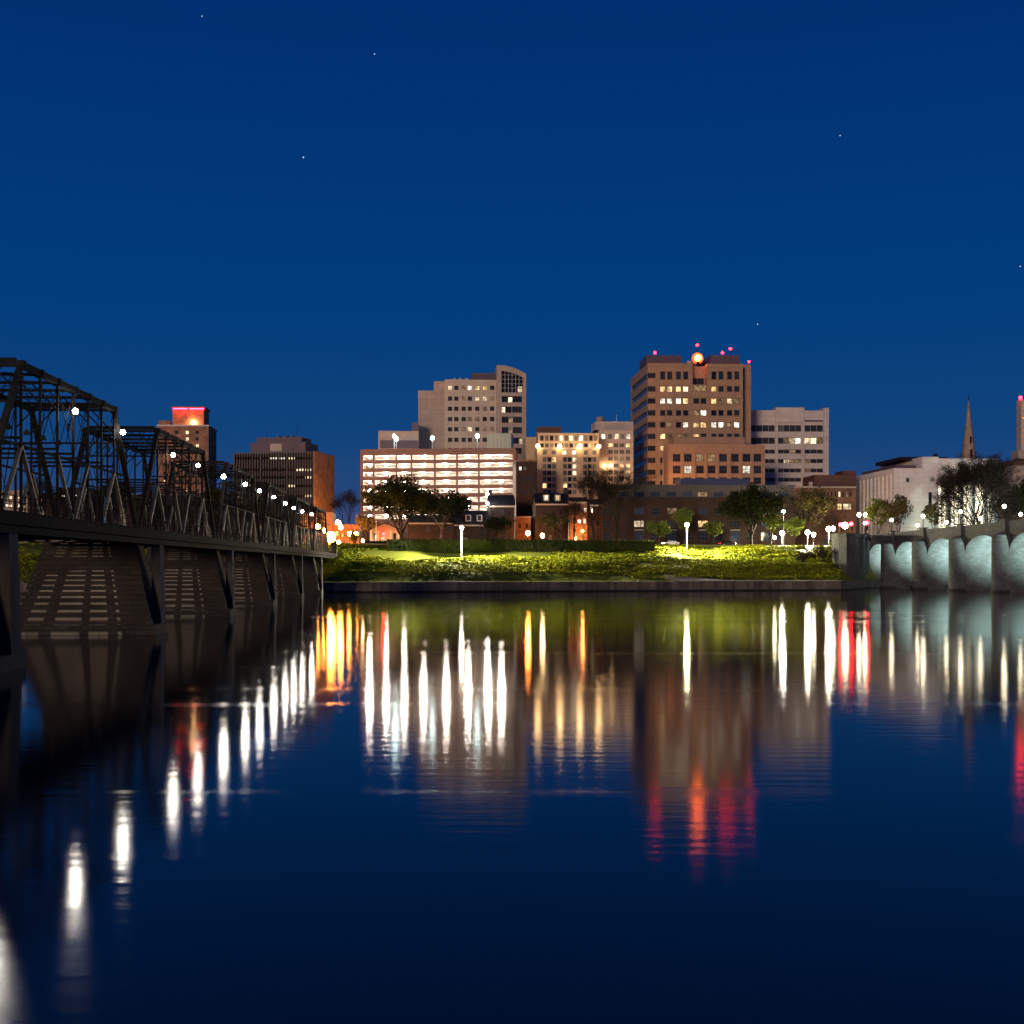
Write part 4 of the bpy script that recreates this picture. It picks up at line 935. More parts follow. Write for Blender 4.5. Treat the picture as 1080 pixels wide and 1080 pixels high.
def pier(s, top=DZ-1.02):
    mb = BMB(); a, b = 1.9, 1.4
    mb.hexa([(-35.4,s-a,0.9),(-23.9,s-a,0.9),(-23.9,s+a,0.9),(-35.4,s+a,0.9),(-32.8,s-b,top),(-25.3,s-b,top),(-25.3,s+b,top),(-32.8,s+b,top)])
    p = mb.build('pier', M['pier_stone'])
    def sub(name, mat, fn):
        q = BMB(); fn(q); o = MB.build(q, name, M[mat], p)
        for v in o.data.vertices: v.co = (v.co.x + 28.7, v.co.y - 180, v.co.z)
    sub('footing', 'wet_stone', lambda q: q.box(-35.9, -23.4, s-2.2, s+2.2, -1.5, 0.903))
    sub('buttress', 'cast_concrete', lambda q: q.hexa([(-24.2,s-0.2,0.905),(-23.45,s-0.2,0.905),(-23.45,s+1.6,0.905),(-24.2,s+1.6,0.905),(-24.3,s-0.2,DZ-1.1),(-23.55,s-0.2,DZ-1.1),(-23.55,s+1.2,DZ-1.1),(-24.3,s+1.2,DZ-1.1)]))
    sub('cap', 'cast_concrete', lambda q: q.box(-33.0, -25.1, s-1.55, s+1.55, top+0.003, top+0.3))
for s in piers[:7]: pier(s)
mb = BMB(); mb.hexa([(-36,piers[7]-2,-1),(-23.0,piers[7]-2,-1),(-23.0,piers[7]+30,-1),(-36,piers[7]+30,-1),(-34,piers[7]-1,DZ-1),(-24.2,piers[7]-1,DZ-1),(-24.2,piers[7]+30,DZ-1),(-34,piers[7]+30,DZ-1)]); mb.build('abutment', M['pier_stone'])
mb = BMB(); mb.hexa([(-33.4,S_END+.01,DZ-0.9),(-23.9,S_END+.01,DZ-0.9),(-23.9,S_END+40,11.3),(-33.4,S_END+40,11.3),(-33.4,S_END+.01,DZ),(-23.9,S_END+.01,DZ),(-23.9,S_END+40,11.9),(-33.4,S_END+40,11.9)]); mb.build('approach_ramp', M['deck_timber'])
for x in (-24.3, -33.2):
    mb = BMB(); mb.box(x-0.6, x+0.6, S_END+0.5, S_END+1.8, DZ-1, DZ+2.6); mb.box(x-0.75, x+0.75, S_END+0.35, S_END+1.95, DZ+2.6, DZ+2.9); mb.build('end_post_block', M['cast_concrete'])

def bpos(x, s, z=0): return Vector((x * math.cos(YAW) - s * math.sin(YAW), x * math.sin(YAW) + s * math.cos(YAW), z))
# ---------------------------------------------------------------- lamps
def lamp(name, label, base, top, kind, r, cat='street lamp', group=None, pole='lamp_metal', arm=None, pr=0.09, spot=0, ang=125, scol=(1.0, 0.88, 0.62), beams=None):
    base = Vector(base); top = Vector(top); o = empty(name, base, 0, label, cat, group); h = top - base
    mb = MB(); hz = h.z - r * 0.9
    foot = Vector((0, 0, 0)); up = Vector((h.x, h.y, hz)) if arm is None else Vector((0, 0, hz + 0.25))
    mb.tube([foot, foot + (up-foot)*0.08, up], [pr*1.7, pr, pr*0.7], 7)
    if arm is not None: mb.beam(up, (h.x, h.y, hz + 0.3), 0.1)
    mb.build('pole', M[pole], o)
    MB().tube([(h.x, h.y, hz-0.06), (h.x, h.y, hz+0.12)], [r*0.35, r*0.6], 8).build('collar', M['lamp_metal'], o)
    MB().sphere(h, r, nu=10, nv=7, sz=1.1).build('lamp_globe', LAMP[kind], o)
    MB().tube([(h.x, h.y, h.z+r*1.06), (h.x, h.y, h.z+r*1.3)], [r*0.5, r*0.06], 8).build('finial', M['lamp_metal'], o)
    if spot:       # the luminaire throws its light downwards, some of it sideways
        for dx, dy in (beams or ((0, 0),)):
            ld = bpy.data.lights.new(name, 'SPOT'); ld.energy = spot; ld.color = scol; ld.spot_size = R(ang); ld.spot_blend = 0.7; ld.shadow_soft_size = r * 0.5
            lo = bpy.data.objects.new('lamp_beam', ld); COL.objects.link(lo); lo.parent = o; lo.location = (h.x, h.y, h.z - r * 1.25)
            lo.rotation_euler = Vector((-dx, -dy, 1)).to_track_quat('Z', 'Y').to_euler()
    return o
ORD = ['', 'first', 'second', 'third', 'fourth', 'fifth', 'sixth', 'seventh', 'eighth', 'ninth', 'tenth', 'eleventh', 'twelfth']
BL = [(80, 434), (130, 456), (183, 480), (209, 491), (236, 503), (259, 511), (274, 518), (289, 524.5), (301, 531), (310, 536), (319, 539.5), (329, 542.5)]
LX = -25.0
g = 'white lamps along the iron truss bridge'
def bridge_lamp(label, s, z, r):
    o = empty('bridge_lamp', bpos(NX + 0.1, s, z - 1.1), YAW, label, 'bridge lamp', g)
    mb = MB(); mb.tube([(0, 0, 0), (0.12, 0, 0.55), (0.45, 0, 0.78)], [0.05, 0.045, 0.04], 6); mb.box(-0.06, 0.06, -0.14, 0.14, -0.25, 0.25); mb.build('bracket', M['lamp_metal'], o)
    MB().tube([(0.45, 0, 0.74), (0.45, 0, 0.9)], [0.06, r*0.7], 8).build('collar', M['lamp_metal'], o)
    MB().sphere((0.45, 0, 1.1), r, nu=10, nv=7).build('lamp_globe', LAMP['white'], o)
    MB().tube([(0.45, 0, 1.1+r*0.98), (0.45, 0, 1.1+r*1.25)], [r*0.5, r*0.06], 8).build('finial', M['lamp_metal'], o)
for i, (px, py) in enumerate(BL):
    s = F * -LX / (460 - px) + SB; z = CAM_Z + (HY - py) / F * (s - SB)
    bridge_lamp(f'white glowing globe lamp on the iron bridge, {ORD[i+1]} of the row counted from the left', s, z, 0.20 if i < 4 else 0.26)
bridge_lamp('white glowing globe lamp on the nearest iron truss, outside the left edge', 70.5, 16.8, 0.3)

# shaded lanterns hung over the middle of the open deck
def lantern(label, s, beam=0):
    x = -28.7; o = empty('hanging_lantern', bpos(x, s, 15.1), YAW, label, 'lantern', 'dark shaded lanterns over the iron bridge deck')
    MB().tube([(0, 0, 0.3), (0, 0, TZ-15.1-0.15)], [0.02, 0.02], 5).build('stem', M['lamp_metal'], o)
    MB().tube([(0, 0, -0.08), (0, 0, 0.05), (0, 0, 0.2), (0, 0, 0.32)], [0.23, 0.21, 0.13, 0.04], 12, cap=False).build('lamp_shade', M['lamp_metal'], o)
    if beam:
        ld = bpy.data.lights.new('lantern_beam', 'SPOT'); ld.energy = beam; ld.color = (1.0, 0.76, 0.55); ld.spot_size = R(54); ld.spot_blend = 0.4; ld.shadow_soft_size = 0.05
        lo = bpy.data.objects.new('lantern_beam', ld); COL.objects.link(lo); lo.parent = o; lo.location = (0, 0, 0)
        lo.rotation_euler = Vector((0.0, -9.0, 11.0)).to_track_quat('Z', 'Y').to_euler()
for k in range(4):
    n_ = piers[1] + 0.35 + 3.65 * (4 + k)
    lantern(f'dark shaded lantern hanging over the deck of the nearest truss span, {ORD[k+1]} from the left', n_, 40000 if k == 3 else 0)
for k in (2, 3, 4):
    lantern(f'dark shaded lantern hanging inside the {ORD[k]} truss span from the left', piers[k] + 0.35 + 3.65 * 7, 36000)

def post(name, label, px, py, d, kind, r, zb=None, **k):
    t = at(px, py, d); return lamp(name, label, (t.x, t.y, gz(t.x, t.y) if zb is None else zb), t, kind, r, **k)
# park and street
post('park_lamp', 'white lamp on a tall pale pole standing on the grassy bank', 486.8, 556.5, 303, 'park', 0.38, pole='pole_white', pr=0.12, spot=240000, ang=95, beams=((2.2, -0.7), (-2.2, -1.3), (4.8, -0.9), (-4.8, -2.6), (0, -0.45)))
post('park_lamp', 'bright yellow white lamp above the greenest part of the bank', 724.5, 553.5, 322, 'yellow', 0.5, pole='pole_white', pr=0.1, spot=150000, ang=95, scol=(1.0, 0.9, 0.5), beams=((2.0, -0.8), (-2.0, -1.3), (4.5, -0.9), (-4.5, -2.2), (0, -0.5)))
post('park_lamp', 'amber globe lamp on a dark post left of the orange lit townhouse', 572.2, 565, 336, 'amber', 0.55, pr=0.14)
post('floodlight', 'fierce orange floodlight in front of the small brick annex', 556.8, 562.3, 350, 'sodium', 0.62, cat='floodlight')
post('street_lamp', 'orange lamp under the dark trees beside the brick row house', 437.5, 574, 346, 'amber', 0.6)
post('ground_light', 'low white spotlight on the ground before the pale gabled house', 405.2, 579.5, 338, 'ground', 0.5, cat='spotlight')
post('street_lamp', 'small white lamp at the end of the garage beside the bare trunk', 514, 521.3, 350, 'white', 0.38)
post('street_lamp', 'small white lamp just below another one by the garage corner', 514.3, 531, 349, 'white', 0.36)
# sodium cluster where the iron bridge lands
for (px, py, d, r, lb) in ((335.3, 555.3, 322, 0.6, 'topmost left of the orange street lamps at the iron bridge end'), (342.5, 559.5, 326, 0.55, 'second from left of the orange street lamps at the iron bridge end'),
        (348.8, 566.3, 318, 1.25, 'largest fierce orange lamp at the end of the iron bridge'), (359.3, 556.2, 345, 0.6, 'highest middle orange lamp right of the largest one at the bridge end'),
        (369, 563, 340, 0.62, 'left of two close orange lamps before the garage corner'), (375.5, 563.2, 340, 0.62, 'right of two close orange lamps before the garage corner'),
        (357, 572, 320, 0.5, 'lowest orange lamp beside the largest one at the bridge end')):
    post('street_lamp', lb, px, py, d, 'sodium', r, zb=11.2, group='orange street lamps at the bridge end')
post('street_lamp', 'small amber globe on a short post left of the pale gabled house', 382.8, 570.5, 335, 'amber', 0.4, spot=260000, ang=100, beams=((0.5, -2.2), (2.5, -1.5)))
post('ground_light', 'small white light on the ground at the iron bridge end', 364.5, 584.2, 312, 'ground', 0.33, cat='spotlight')
# right-hand group of street lamps
for (px, py, d, k, r, lb) in ((824.8, 562.2, 345, 'globe', 0.85, 'bright globe lamp right of the big dark leafy tree'), (817, 567, 348, 'globe', 0.6, 'lower pale globe lamp close to the big leafy tree'),
        (851.8, 561.5, 345, 'globe', 0.9, 'left and higher globe of a close pair before the brick hall'), (858, 563.8, 345, 'globe', 0.75, 'right and lower globe of a close pair before the brick hall'),
        (874, 558, 345, 'globe', 0.95, 'left globe lamp of the brightest pair at the stone bridge end'), (878.5, 557.4, 346, 'globe', 0.85, 'globe lamp touching its left twin at the stone bridge end'),
        (891.3, 554.3, 345, 'globe', 1.15, 'largest warm globe lamp at the landward end of the stone bridge'),
        (906, 543, 352, 'globe', 0.72, 'left globe of the high pair before the fluted library wall'), (912.7, 543, 352, 'globe', 0.72, 'right globe of the high pair before the fluted library wall')):
    post('street_lamp', lb, px, py, d, k, r*0.72, zb=11.5, spot=140000 if px in (824.8, 851.8, 874) else 0, ang=100, beams=((0, -0.5), (-2.0, -1.5)), group='globe street lamps at the stone bridge end')
post('street_lamp', 'small white lamp on a thin pole in front of the banded office', 826.5, 539.4, 349, 'white', 0.36, zb=11.5, pole='pole_white')
for (px, lb) in ((418, 'left'), (456, 'middle'), (503.4, 'right')):
    py = {418: 463, 456: 462.2, 503.4: 459.8}[px]; d = 409
    t = at(px, py, d); k = at(px, 477, d)
    lamp('roof_lamp', f'cool white pole lamp on the parking garage roof, {lb} of three', (t.x, t.y, k.z), t, 'cool', 0.62, 'roof lamp', 'cool lamps on the garage roof', pole='pole_white')
t = at(415.7, 459.8, 412); k = at(415.7, 477, 412)
lamp('roof_lamp', 'cool white lamp close behind the left one on the garage roof', (t.x, t.y, k.z), t, 'cool', 0.5, 'roof lamp', 'cool lamps on the garage roof', pole='pole_white')
# street lamps in the side street that wash the brown tower's foot
post('street_lamp', 'orange lamp in the side street at the foot of the brown tower', 697.5, 524, 384, 'sodium_big', 0.62, zb=11.4)
post('street_lamp', 'orange lamp behind the brick office, lighting the podium corner', 709, 520, 385, 'sodium', 0.25, zb=11.4)
post('street_lamp', 'small orange lamp at the foot of the ribbed office side wall', 356.5, 552, 400, 'sodium_big', 0.9, zb=11.4)
post('street_lamp', 'orange lamp at the door of the tall orange lit townhouse', 607, 568, 349.5, 'sodium', 0.32)
post('street_lamp', 'small orange lamp right of the orange townhouse door', 614.5, 560, 350.5, 'sodium', 0.28)
def flagpole(label, px, y0, y1, d, r=0.09):
    t = at(px, y0, d); b = at(px, y1, d); o = empty('flagpole', b, 0, label, 'flagpole')
    h = t.z - b.z
    MB().tube([(0,0,0), (0,0,h*0.5), (0,0,h)], [r*1.2, r, r*0.6], 8).build('pole', M['pole_white'], o)
    MB().sphere((0,0,h), r*2).build('ball', M['pole_white'], o)
flagpole('white flagpole in front of the pale gabled house', 396.8, 550, 580.5, 333, 0.12)
flagpole('white flagpole between the dark brick townhouse and the orange lit one', 599.7, 545, 577, 346, 0.12)

# traffic signals
def signal(label, px, py, d, zb, lit=0):
    t = at(px, py, d); o = empty('traffic_signal', (t.x, t.y, zb), 0, label, 'traffic light', 'red traffic signals at the stone bridge end')
    h = t.z - zb
    MB().tube([(0,0.35,0), (0,0.35,h+0.6)], [0.13, 0.1], 8).build('pole', M['lamp_metal'], o)
    MB().box(-0.38, 0.38, -0.2, 0.25, h-2.0, h+0.65).build('signal_case', M['lamp_metal'], o)
    for i in range(3):
        z = h - 0.82*i
        if i == lit: MB().sphere((0, -0.3, z), 0.55).build('lens', LAMP['signal'], o)
        else: MB().sphere((0, -0.2, z), 0.26).build('lens', M['glass_dark'], o)
        q = MB(); q.hexa([(-0.36,-0.7,z+0.36),(0.36,-0.7,z+0.36),(0.36,-0.2,z+0.36),(-0.36,-0.2,z+0.36),(-0.36,-0.7,z+0.42),(0.36,-0.7,z+0.42),(0.36,-0.2,z+0.42),(-0.36,-0.2,z+0.42)]); q.build('hood', M['lamp_metal'], o)
signal('red traffic signal under the pair of globes by the library wall', 914, 551.5, 343, 11.6)
signal('red traffic signal right beside the largest warm globe lamp', 897.5, 552.5, 342, 11.6)
signal('red traffic signal left of the largest warm globe lamp', 886.5, 553.2, 343, 11.6)

# ---------------------------------------------------------------- stone arch bridge (frame: x = along towards the river, y = into the bridge)
A0 = Vector((95.2, 330, 0)); E = Vector((0.1975, -0.980, 0)).normalized(); N = Vector((-E.y, E.x, 0))   # N points away from the camera side
AR = math.atan2(E.y, E.x)
AB = empty('stone_arch_bridge', A0 + E * 40, AR, 'grey stone arch bridge with rounded piers and floodlit green white arches', 'bridge')
class AMB(MB):
    def build(s, name, mats, parent=None):
        s.v = [(x - 40, y, z) for x, y, z in s.v]; return MB.build(s, name, mats, parent or AB)
def abpos(t, y, z=0): return A0 + E*t + N*y + Vector((0, 0, z))
WID = 15.0
def ptop(t): return 14.0 + 0.0235 * (t + 3)
PT = [-1.0, 13.4, 28.9, 45.4, 62.6, 80.5, 99.0, 118.0]
HW = 1.55
def archz(t, a, b, z0, z1):
    k = (t - (a+b)/2) / ((b-a)/2); return z0 + (z1-z0) * math.sqrt(max(0, 1 - k*k))
for i in range(len(PT)-1):
    a, b = PT[i] + HW, PT[i+1] - HW; zs = 7.6 + 0.02*PT[i]; zc = ptop((a+b)/2) - 2.6
    n = 20; mb = AMB()
    ts = [a + (b-a) * (0.5 - 0.5*math.cos(math.pi*k/n)) for k in range(n+1)]
    for t0, t1 in zip(ts, ts[1:]):
        za, zb_ = archz(t0, a, b, zs, zc), archz(t1, a, b, zs, zc)
        mb.quad((t0,0,za), (t1,0,zb_), (t1,0,ptop(t1)-1.0), (t0,0,ptop(t0)-1.0)); mb.quad((t0,WID,za), (t0,WID,ptop(t0)-1.0), (t1,WID,ptop(t1)-1.0), (t1,WID,zb_))
        mb.quad((t0,0,za), (t0,WID,za), (t1,WID,zb_), (t1,0,zb_), 0, True)
    span_o = mb.build('arch', M['arch_stone'])
    mb = AMB()
    for t0, t1 in zip(ts, ts[1:]):
        za, zb_ = archz(t0, a, b, zs, zc), archz(t1, a, b, zs, zc)
        mb.hexa([(t0,-0.12,za-0.003),(t1,-0.12,zb_-0.003),(t1,-0.003,zb_-0.003),(t0,-0.003,za-0.003),(t0,-0.12,za+0.55),(t1,-0.12,zb_+0.55),(t1,-0.003,zb_+0.55),(t0,-0.003,za+0.55)])
    o = MB.build(mb, 'arch_ring', M['arch_stone'], span_o)
    for v in o.data.vertices: v.co.x -= 40
for i, t in enumerate(PT):
    zt_ = ptop(t) - 1.0; mb = AMB()
    mb.box(t-HW+0.003, t+HW-0.003, 0.003, WID-0.003, -1.5, zt_)
    p = mb.build('pier', M['arch_stone'])
    def sub(name, mat, q):
        o = MB.build(q, name, M[mat], p)
        for v in o.data.vertices: v.co.x -= 40
    zn = ptop(t) - 3.0; mb = AMB(); seg = 12; q0 = 1.4
    pts = [(t-HW, 0.01)] + [(t - HW*math.cos(math.pi*k/seg), -q0 - 1.75*math.sin(math.pi*k/seg)) for k in range(seg+1)] + [(t+HW, 0.01)]
    ztop = ptop(t) - 3.0
    for (p0, p1) in zip(pts, pts[1:]):
        mb.quad((*p0,-1.5), (*p1,-1.5), (*p1,ztop), (*p0,ztop), 0, False)
        c = (t, 0.0, ztop+1.0); mb.tri((*p0,ztop), (*p1,ztop), c)
    sub('cutwater', 'arch_stone', mb)
    mb = AMB(); q1 = 0.0
    pts2 = [(t + (x-t)*1.09, y*1.09 - 0.05) for x, y in pts]
    for (p0, p1) in zip(pts2, pts2[1:]): mb.quad((*p0,-1.5), (*p1,-1.5), (*p1,0.6), (*p0,0.6)); mb.tri((*p0,0.6), (*p1,0.6), (t,0,0.62))
    sub('footing', 'wet_stone', mb)
    mb = AMB(); mb.box(t-0.85, t+0.85, -0.75, -0.004, ztop+0.2, ptop(t)+0.15); mb.box(t-1.0, t+1.0, -0.9, 0.5, ptop(t)+0.153, ptop(t)+0.5)
    sub('pilaster', 'arch_stone', mb)
t1, t2 = PT[0]-26, PT[-1]
for y0, y1, nm in ((-0.05, 0.45, 'parapet'), (WID-0.45, WID+0.05, 'parapet')):
    mb = AMB(); n = 30
    for k in range(n):
        a = t1 + (t2-t1)*k/n; b = t1 + (t2-t1)*(k+1)/n
        mb.hexa([(a,y0,ptop(a)-0.997),(b,y0,ptop(b)-0.997),(b,y1,ptop(b)-0.997),(a,y1,ptop(a)-0.997),(a,y0,ptop(a)-0.2),(b,y0,ptop(b)-0.2),(b,y1,ptop(b)-0.2),(a,y1,ptop(a)-0.2)])
        mb.hexa([(a,y0-0.14,ptop(a)-0.197),(b,y0-0.14,ptop(b)-0.197),(b,y1+0.14,ptop(b)-0.197),(a,y1+0.14,ptop(a)-0.197),(a,y0-0.14,ptop(a)),(b,y0-0.14,ptop(b)),(b,y1+0.14,ptop(b)),(a,y1+0.14,ptop(a))])
    mb.build(nm, M['arch_stone'])
mb = AMB()
for k in range(30):
    a = t1 + (t2-t1)*k/30; b = t1 + (t2-t1)*(k+1)/30
    mb.hexa([(a,0.45,ptop(a)-1.25),(b,0.45,ptop(b)-1.25),(b,WID-.45,ptop(b)-1.25),(a,WID-.45,ptop(a)-1.25),(a,0.45,ptop(a)-1.0),(b,0.45,ptop(b)-1.0),(b,WID-.45,ptop(b)-1.0),(a,WID-.45,ptop(a)-1.0)])
mb.build('roadway', M['asphalt'])
mb = AMB(); mb.box(PT[0]-26, PT[0]-HW, 0.0, WID, -1.5, ptop(-14)-1.05); seg = 10
ww = [at(px, 0, d) for px, d in ((917, 327), (910, 316), (902, 309.5), (893, 307), (885, 308.5), (879.5, 313), (877, 322), (878, 336))]
ww = [((p - A0).dot(E), (p - A0).dot(N)) for p in [Vector((q.x, q.y, 0)) for q in ww]]
for (p0, p1) in zip(ww, ww[1:]): mb.quad((*p0,-1.5), (*p1,-1.5), (*p1,13.0), (*p0,13.0), 0, True)
n_ = len(mb.v); mb.v += [(*p, 13.0) for p in ww]; mb.f.append(tuple(range(n_, n_+len(ww)))); mb.m.append(0); mb.sm.append(False)
mb.build('abutment', M['arch_stone'])
mb = AMB()
for (p0, p1) in zip(ww, ww[1:]):
    d_ = (Vector(p1)-Vector(p0)).normalized(); n0 = Vector((d_.y, -d_.x))*0.2
    P = [Vector(p0)-n0*1.2, Vector(p1)-n0*1.2, Vector(p1)+n0, Vector(p0)+n0]; mb.hexa([(*q, 13.004) for q in P] + [(*q, 14.0) for q in P])
mb.build('parapet', M['arch_stone'])
# floodlights under the arches: fixtures on the river-side pier of every opening, shining at the landward pier and vault
m_, t_, p_ = newmat('flood_lens'); p_.inputs['Emission Color'].default_value = (0.72, 1.0, 0.86, 1); p_.inputs['Emission Strength'].default_value = 40
for i in range(len(PT)-1):
    b = PT[i+1] - HW; zs = 7.6
    for yy in (5.0, 11.0):
        mb = AMB(); mb.box(b-0.5, b-0.003, yy-0.3, yy+0.3, zs-0.7, zs-0.2); fx = mb.build('floodlight', M['lamp_metal'])
        ld = bpy.data.lights.new('floodlight', 'SPOT'); ld.energy = 60000 if yy < 7 else 34000; ld.color = (0.70, 1.0, 0.83); ld.spot_size = R(112); ld.spot_blend = 1.0; ld.shadow_soft_size = 0.3
        lo = bpy.data.objects.new('floodlight_lamp', ld); COL.objects.link(lo); lo.parent = fx
        lo.location = (b - 0.75 - 40, yy, zs - 0.45)
        lo.rotation_euler = Vector((1.0, -0.26, -0.5)).to_track_quat('Z', 'Y').to_euler()
# globes on the pilasters
k_ = 0
for i, t in enumerate(PT[:6]):
    for yy, side in ((-0.3, 'near'), (WID+0.2, 'far')):
        if i == 0 and side == 'near': pass
        z0 = ptop(t) + (0.5 if yy < 0 else 0); b = abpos(t, yy, z0)
        lamp('bridge_globe', f'globe lamp on the {side} parapet of the stone bridge, {ORD[i+1]} from the land end', b, b + Vector((0, 0, 2.75)), 'globe', 0.38, 'bridge lamp', 'globe lamps on the stone bridge', pr=0.11)

# ---------------------------------------------------------------- trees
def tree(name, label, px, d, ybase, ytop, wpx, leaf='leaves_dark', n=2600, bare=False, trunk=0.4, fork=0.3, flat=1.0, leafs=0.42, bark='bark', seed=0, group=None, y0=None, lean=0.0, dome=0):
    rng = random.Random(seed * 101 + int(px * 7)); p = at(px, ybase, d); zb = gz(p.x, p.y) if d - shore(p.x) < 60 else 11.45
    o = empty(name, (p.x, p.y, zb), 0, label, 'tree', group)
    H = at(px, ytop, d).z - zb; Wd = wpx / F * d / 2
    mb = MB(); tips = []
    def grow(a, dirv, ln, r, lev):
        mid = a + dirv * ln * 0.5 + Vector((rng.gauss(0, .06), rng.gauss(0, .06), rng.gauss(0, .03))) * ln
        b = mid + (dirv + Vector((rng.gauss(0, .16), rng.gauss(0, .16), 0.05))).normalized() * ln * 0.5
        mb.tube([a, mid, b], [r, r*0.82, r*0.62], 6 if lev < 2 else 4 if lev < 4 else 3, cap=False)
        tips.append((b, lev, r))
        if lev >= (6 if bare else 4): return
        for k in range(3 if lev < (4 if bare else 2) else 2):
            ang = rng.uniform(0, 2*math.pi); sp = rng.uniform(0.35, 0.85) * (0.8 if bare else 1.0)
            q = (dirv + Vector((math.cos(ang), math.sin(ang), rng.uniform(-.1, .25))) * sp * (Wd / max(0.3*H, Wd) * 1.1 + 0.25)).normalized()
            grow(b if k else mid + (b-mid)*rng.uniform(0.3, 1), q, ln * rng.uniform(0.6, 0.82), r * 0.58, lev+1)
    t0 = Vector((lean * H * fork, 0, H * fork))
    mb.tube([(0,0,-0.3), (0,0,0.4), t0*0.5, t0], [trunk*1.5, trunk*1.05, trunk*0.9, trunk*0.8], 8)
    for k in range(4):
        ang = k * math.pi/2 + rng.uniform(-.5, .5); sp = rng.uniform(0.25, 0.7)
        grow(t0 * rng.uniform(0.85, 1), Vector((math.cos(ang)*sp + lean, math.sin(ang)*sp, 1)).normalized(), H * (1-fork) * (0.3 if bare else 0.34), trunk * 0.55, 1)
    # fit the limbs into the crown's real size
    mx = max(max(abs(t[0].x), 0.1) for t in tips); mz = max(t[0].z for t in tips); mr_ = (0.97 if bare else 0.9) * Wd / mx; zz = H * (1.0 if bare else 0.95)
    def fit(v):
        v = Vector(v)
        if v.z <= t0.z: return v
        k = (v.z - t0.z) / max(0.01, mz - t0.z); s = 1 + (mr_ - 1) * min(1, k * 2.5); return Vector(((v.x)*s, (v.y)*s, t0.z + (v.z-t0.z) * (zz - t0.z) / (mz - t0.z)))
    mb.v = [tuple(fit(v)) for v in mb.v]; ends = [fit(t[0]) for t in tips if t[1] >= (3 if bare else 1)]
    mb.build('trunk', M[bark], o)
    lb = MB()
    if not bare:
        lobes = [(e, rng.uniform(0.16, 0.36) * Wd) for e in rng.sample(ends, min(len(ends), 80))]
        for _ in range(int(n*2.2)):
            c, rr = rng.choice(lobes)
            v = Vector((rng.gauss(0, 1), rng.gauss(0, 1), rng.gauss(0, 0.8))); v = v.normalized() * rr * rng.random() ** 0.4
            q = c + v; q.z = min(max(q.z, H*0.22), H * 1.02)
            s = leafs * rng.uniform(0.5, 1.1); a = Vector((rng.gauss(0,1), rng.gauss(0,1), rng.gauss(0,.7))).normalized(); b = a.cross(Vector((rng.gauss(0,1), rng.gauss(0,1), rng.gauss(0,1)))).normalized()
            lb.quad(q-a*s, q-b*s*.55, q+a*s, q+b*s*.55)
    else:
        for _ in range(n*3):       # fine twigs
            e = rng.choice(ends); a = Vector((rng.gauss(0, 1)+e.x*.15, rng.gauss(0, 1)+e.y*.15, rng.gauss(0.35, .8))).normalized(); ln = rng.uniform(0.5, 1.5) * leafs * 2; sd_ = a.cross(Vector((rng.gauss(0,1), rng.gauss(0,1), rng.gauss(0,1)))).normalized() * 0.035
            q = e + Vector((rng.gauss(0,.4), rng.gauss(0,.4), rng.gauss(0,.4))); lb.quad(q-sd_, q+sd_, q+a*ln+sd_*.3, q+a*ln-sd_*.3)
    for _ in range(dome):    # a dense outer dome of fine shoots
        v = Vector((rng.gauss(0, 1), rng.gauss(0, 1), abs(rng.gauss(0, 1)) - 0.25)).normalized(); u_ = rng.uniform(0.45, 1) ** 0.6 * rng.uniform(0.9, 1.03)
        q = Vector((v.x*Wd*u_, v.y*Wd*u_, H*0.5 + v.z*H*0.5*u_)); a = (v + Vector((rng.gauss(0,.5), rng.gauss(0,.5), rng.gauss(.1,.5)))).normalized(); ln = rng.uniform(.4, 1.1); sd_ = a.cross(Vector((rng.gauss(0,1), rng.gauss(0,1), rng.gauss(0,1)))).normalized() * 0.075
        q -= a * ln * 0.8; lb.quad(q-sd_, q+sd_, q+a*ln+sd_*.3, q+a*ln-sd_*.3)
    lb.build('crown', M[leaf], o)
    return o
tree('leafy_tree', 'broad dark tree in front of the bright garage, left of the leaning pale trunk', 423, 341, 581, 502, 78, n=4800, seed=1, fork=0.15, trunk=0.6)
tree('leafy_tree', 'dark spreading tree with a pale leaning trunk below the garage', 464, 343, 581, 517, 72, n=3600, seed=2, fork=0.3, trunk=0.42, bark='bark_pale', lean=0.12)
tree('leafy_tree', 'low olive tree left of the pale gabled house roof', 386, 347, 580, 543, 24, 'leaves_olive', n=700, seed=3, fork=0.3, trunk=0.2)
tree('bare_tree', 'tall bare branching tree in front of the pale hotel wing', 650, 336, 577, 484, 78, 'twig_haze', n=1700, bare=True, seed=4, fork=0.26, trunk=0.55)
tree('bare_tree', 'thin bare tree leaning left beside the orange lit townhouse', 627.5, 338, 577, 500, 48, 'twig_haze', n=1300, bare=True, seed=5, fork=0.38, trunk=0.42, lean=-0.12)
tree('bare_tree', 'small bare tree right in front of the orange lit townhouse', 605.5, 341, 577, 528, 26, 'twig_haze', n=500, bare=True, seed=6, fork=0.3, trunk=0.24)
tree('small_street_tree', 'small spring green tree between the orange annex and townhouse', 585.5, 344, 577, 541, 30, 'leaves_olive', n=900, seed=7, fork=0.4, trunk=0.22)
tree('small_street_tree', 'low rounded dark green tree before the shadowed brick house', 523.5, 344, 579, 545, 36, 'leaves_dark', n=800, seed=8, fork=0.4, trunk=0.2)
tree('small_street_tree', 'small bright green tree left of the yellow white park lamp', 694, 338, 576, 550, 26, 'leaves_spring', n=900, seed=9, fork=0.2, trunk=0.2)
tree('small_street_tree', 'green tree directly behind the yellow white park lamp', 721, 343, 576, 536, 28, 'leaves_spring', n=1100, seed=10, fork=0.2, trunk=0.22)
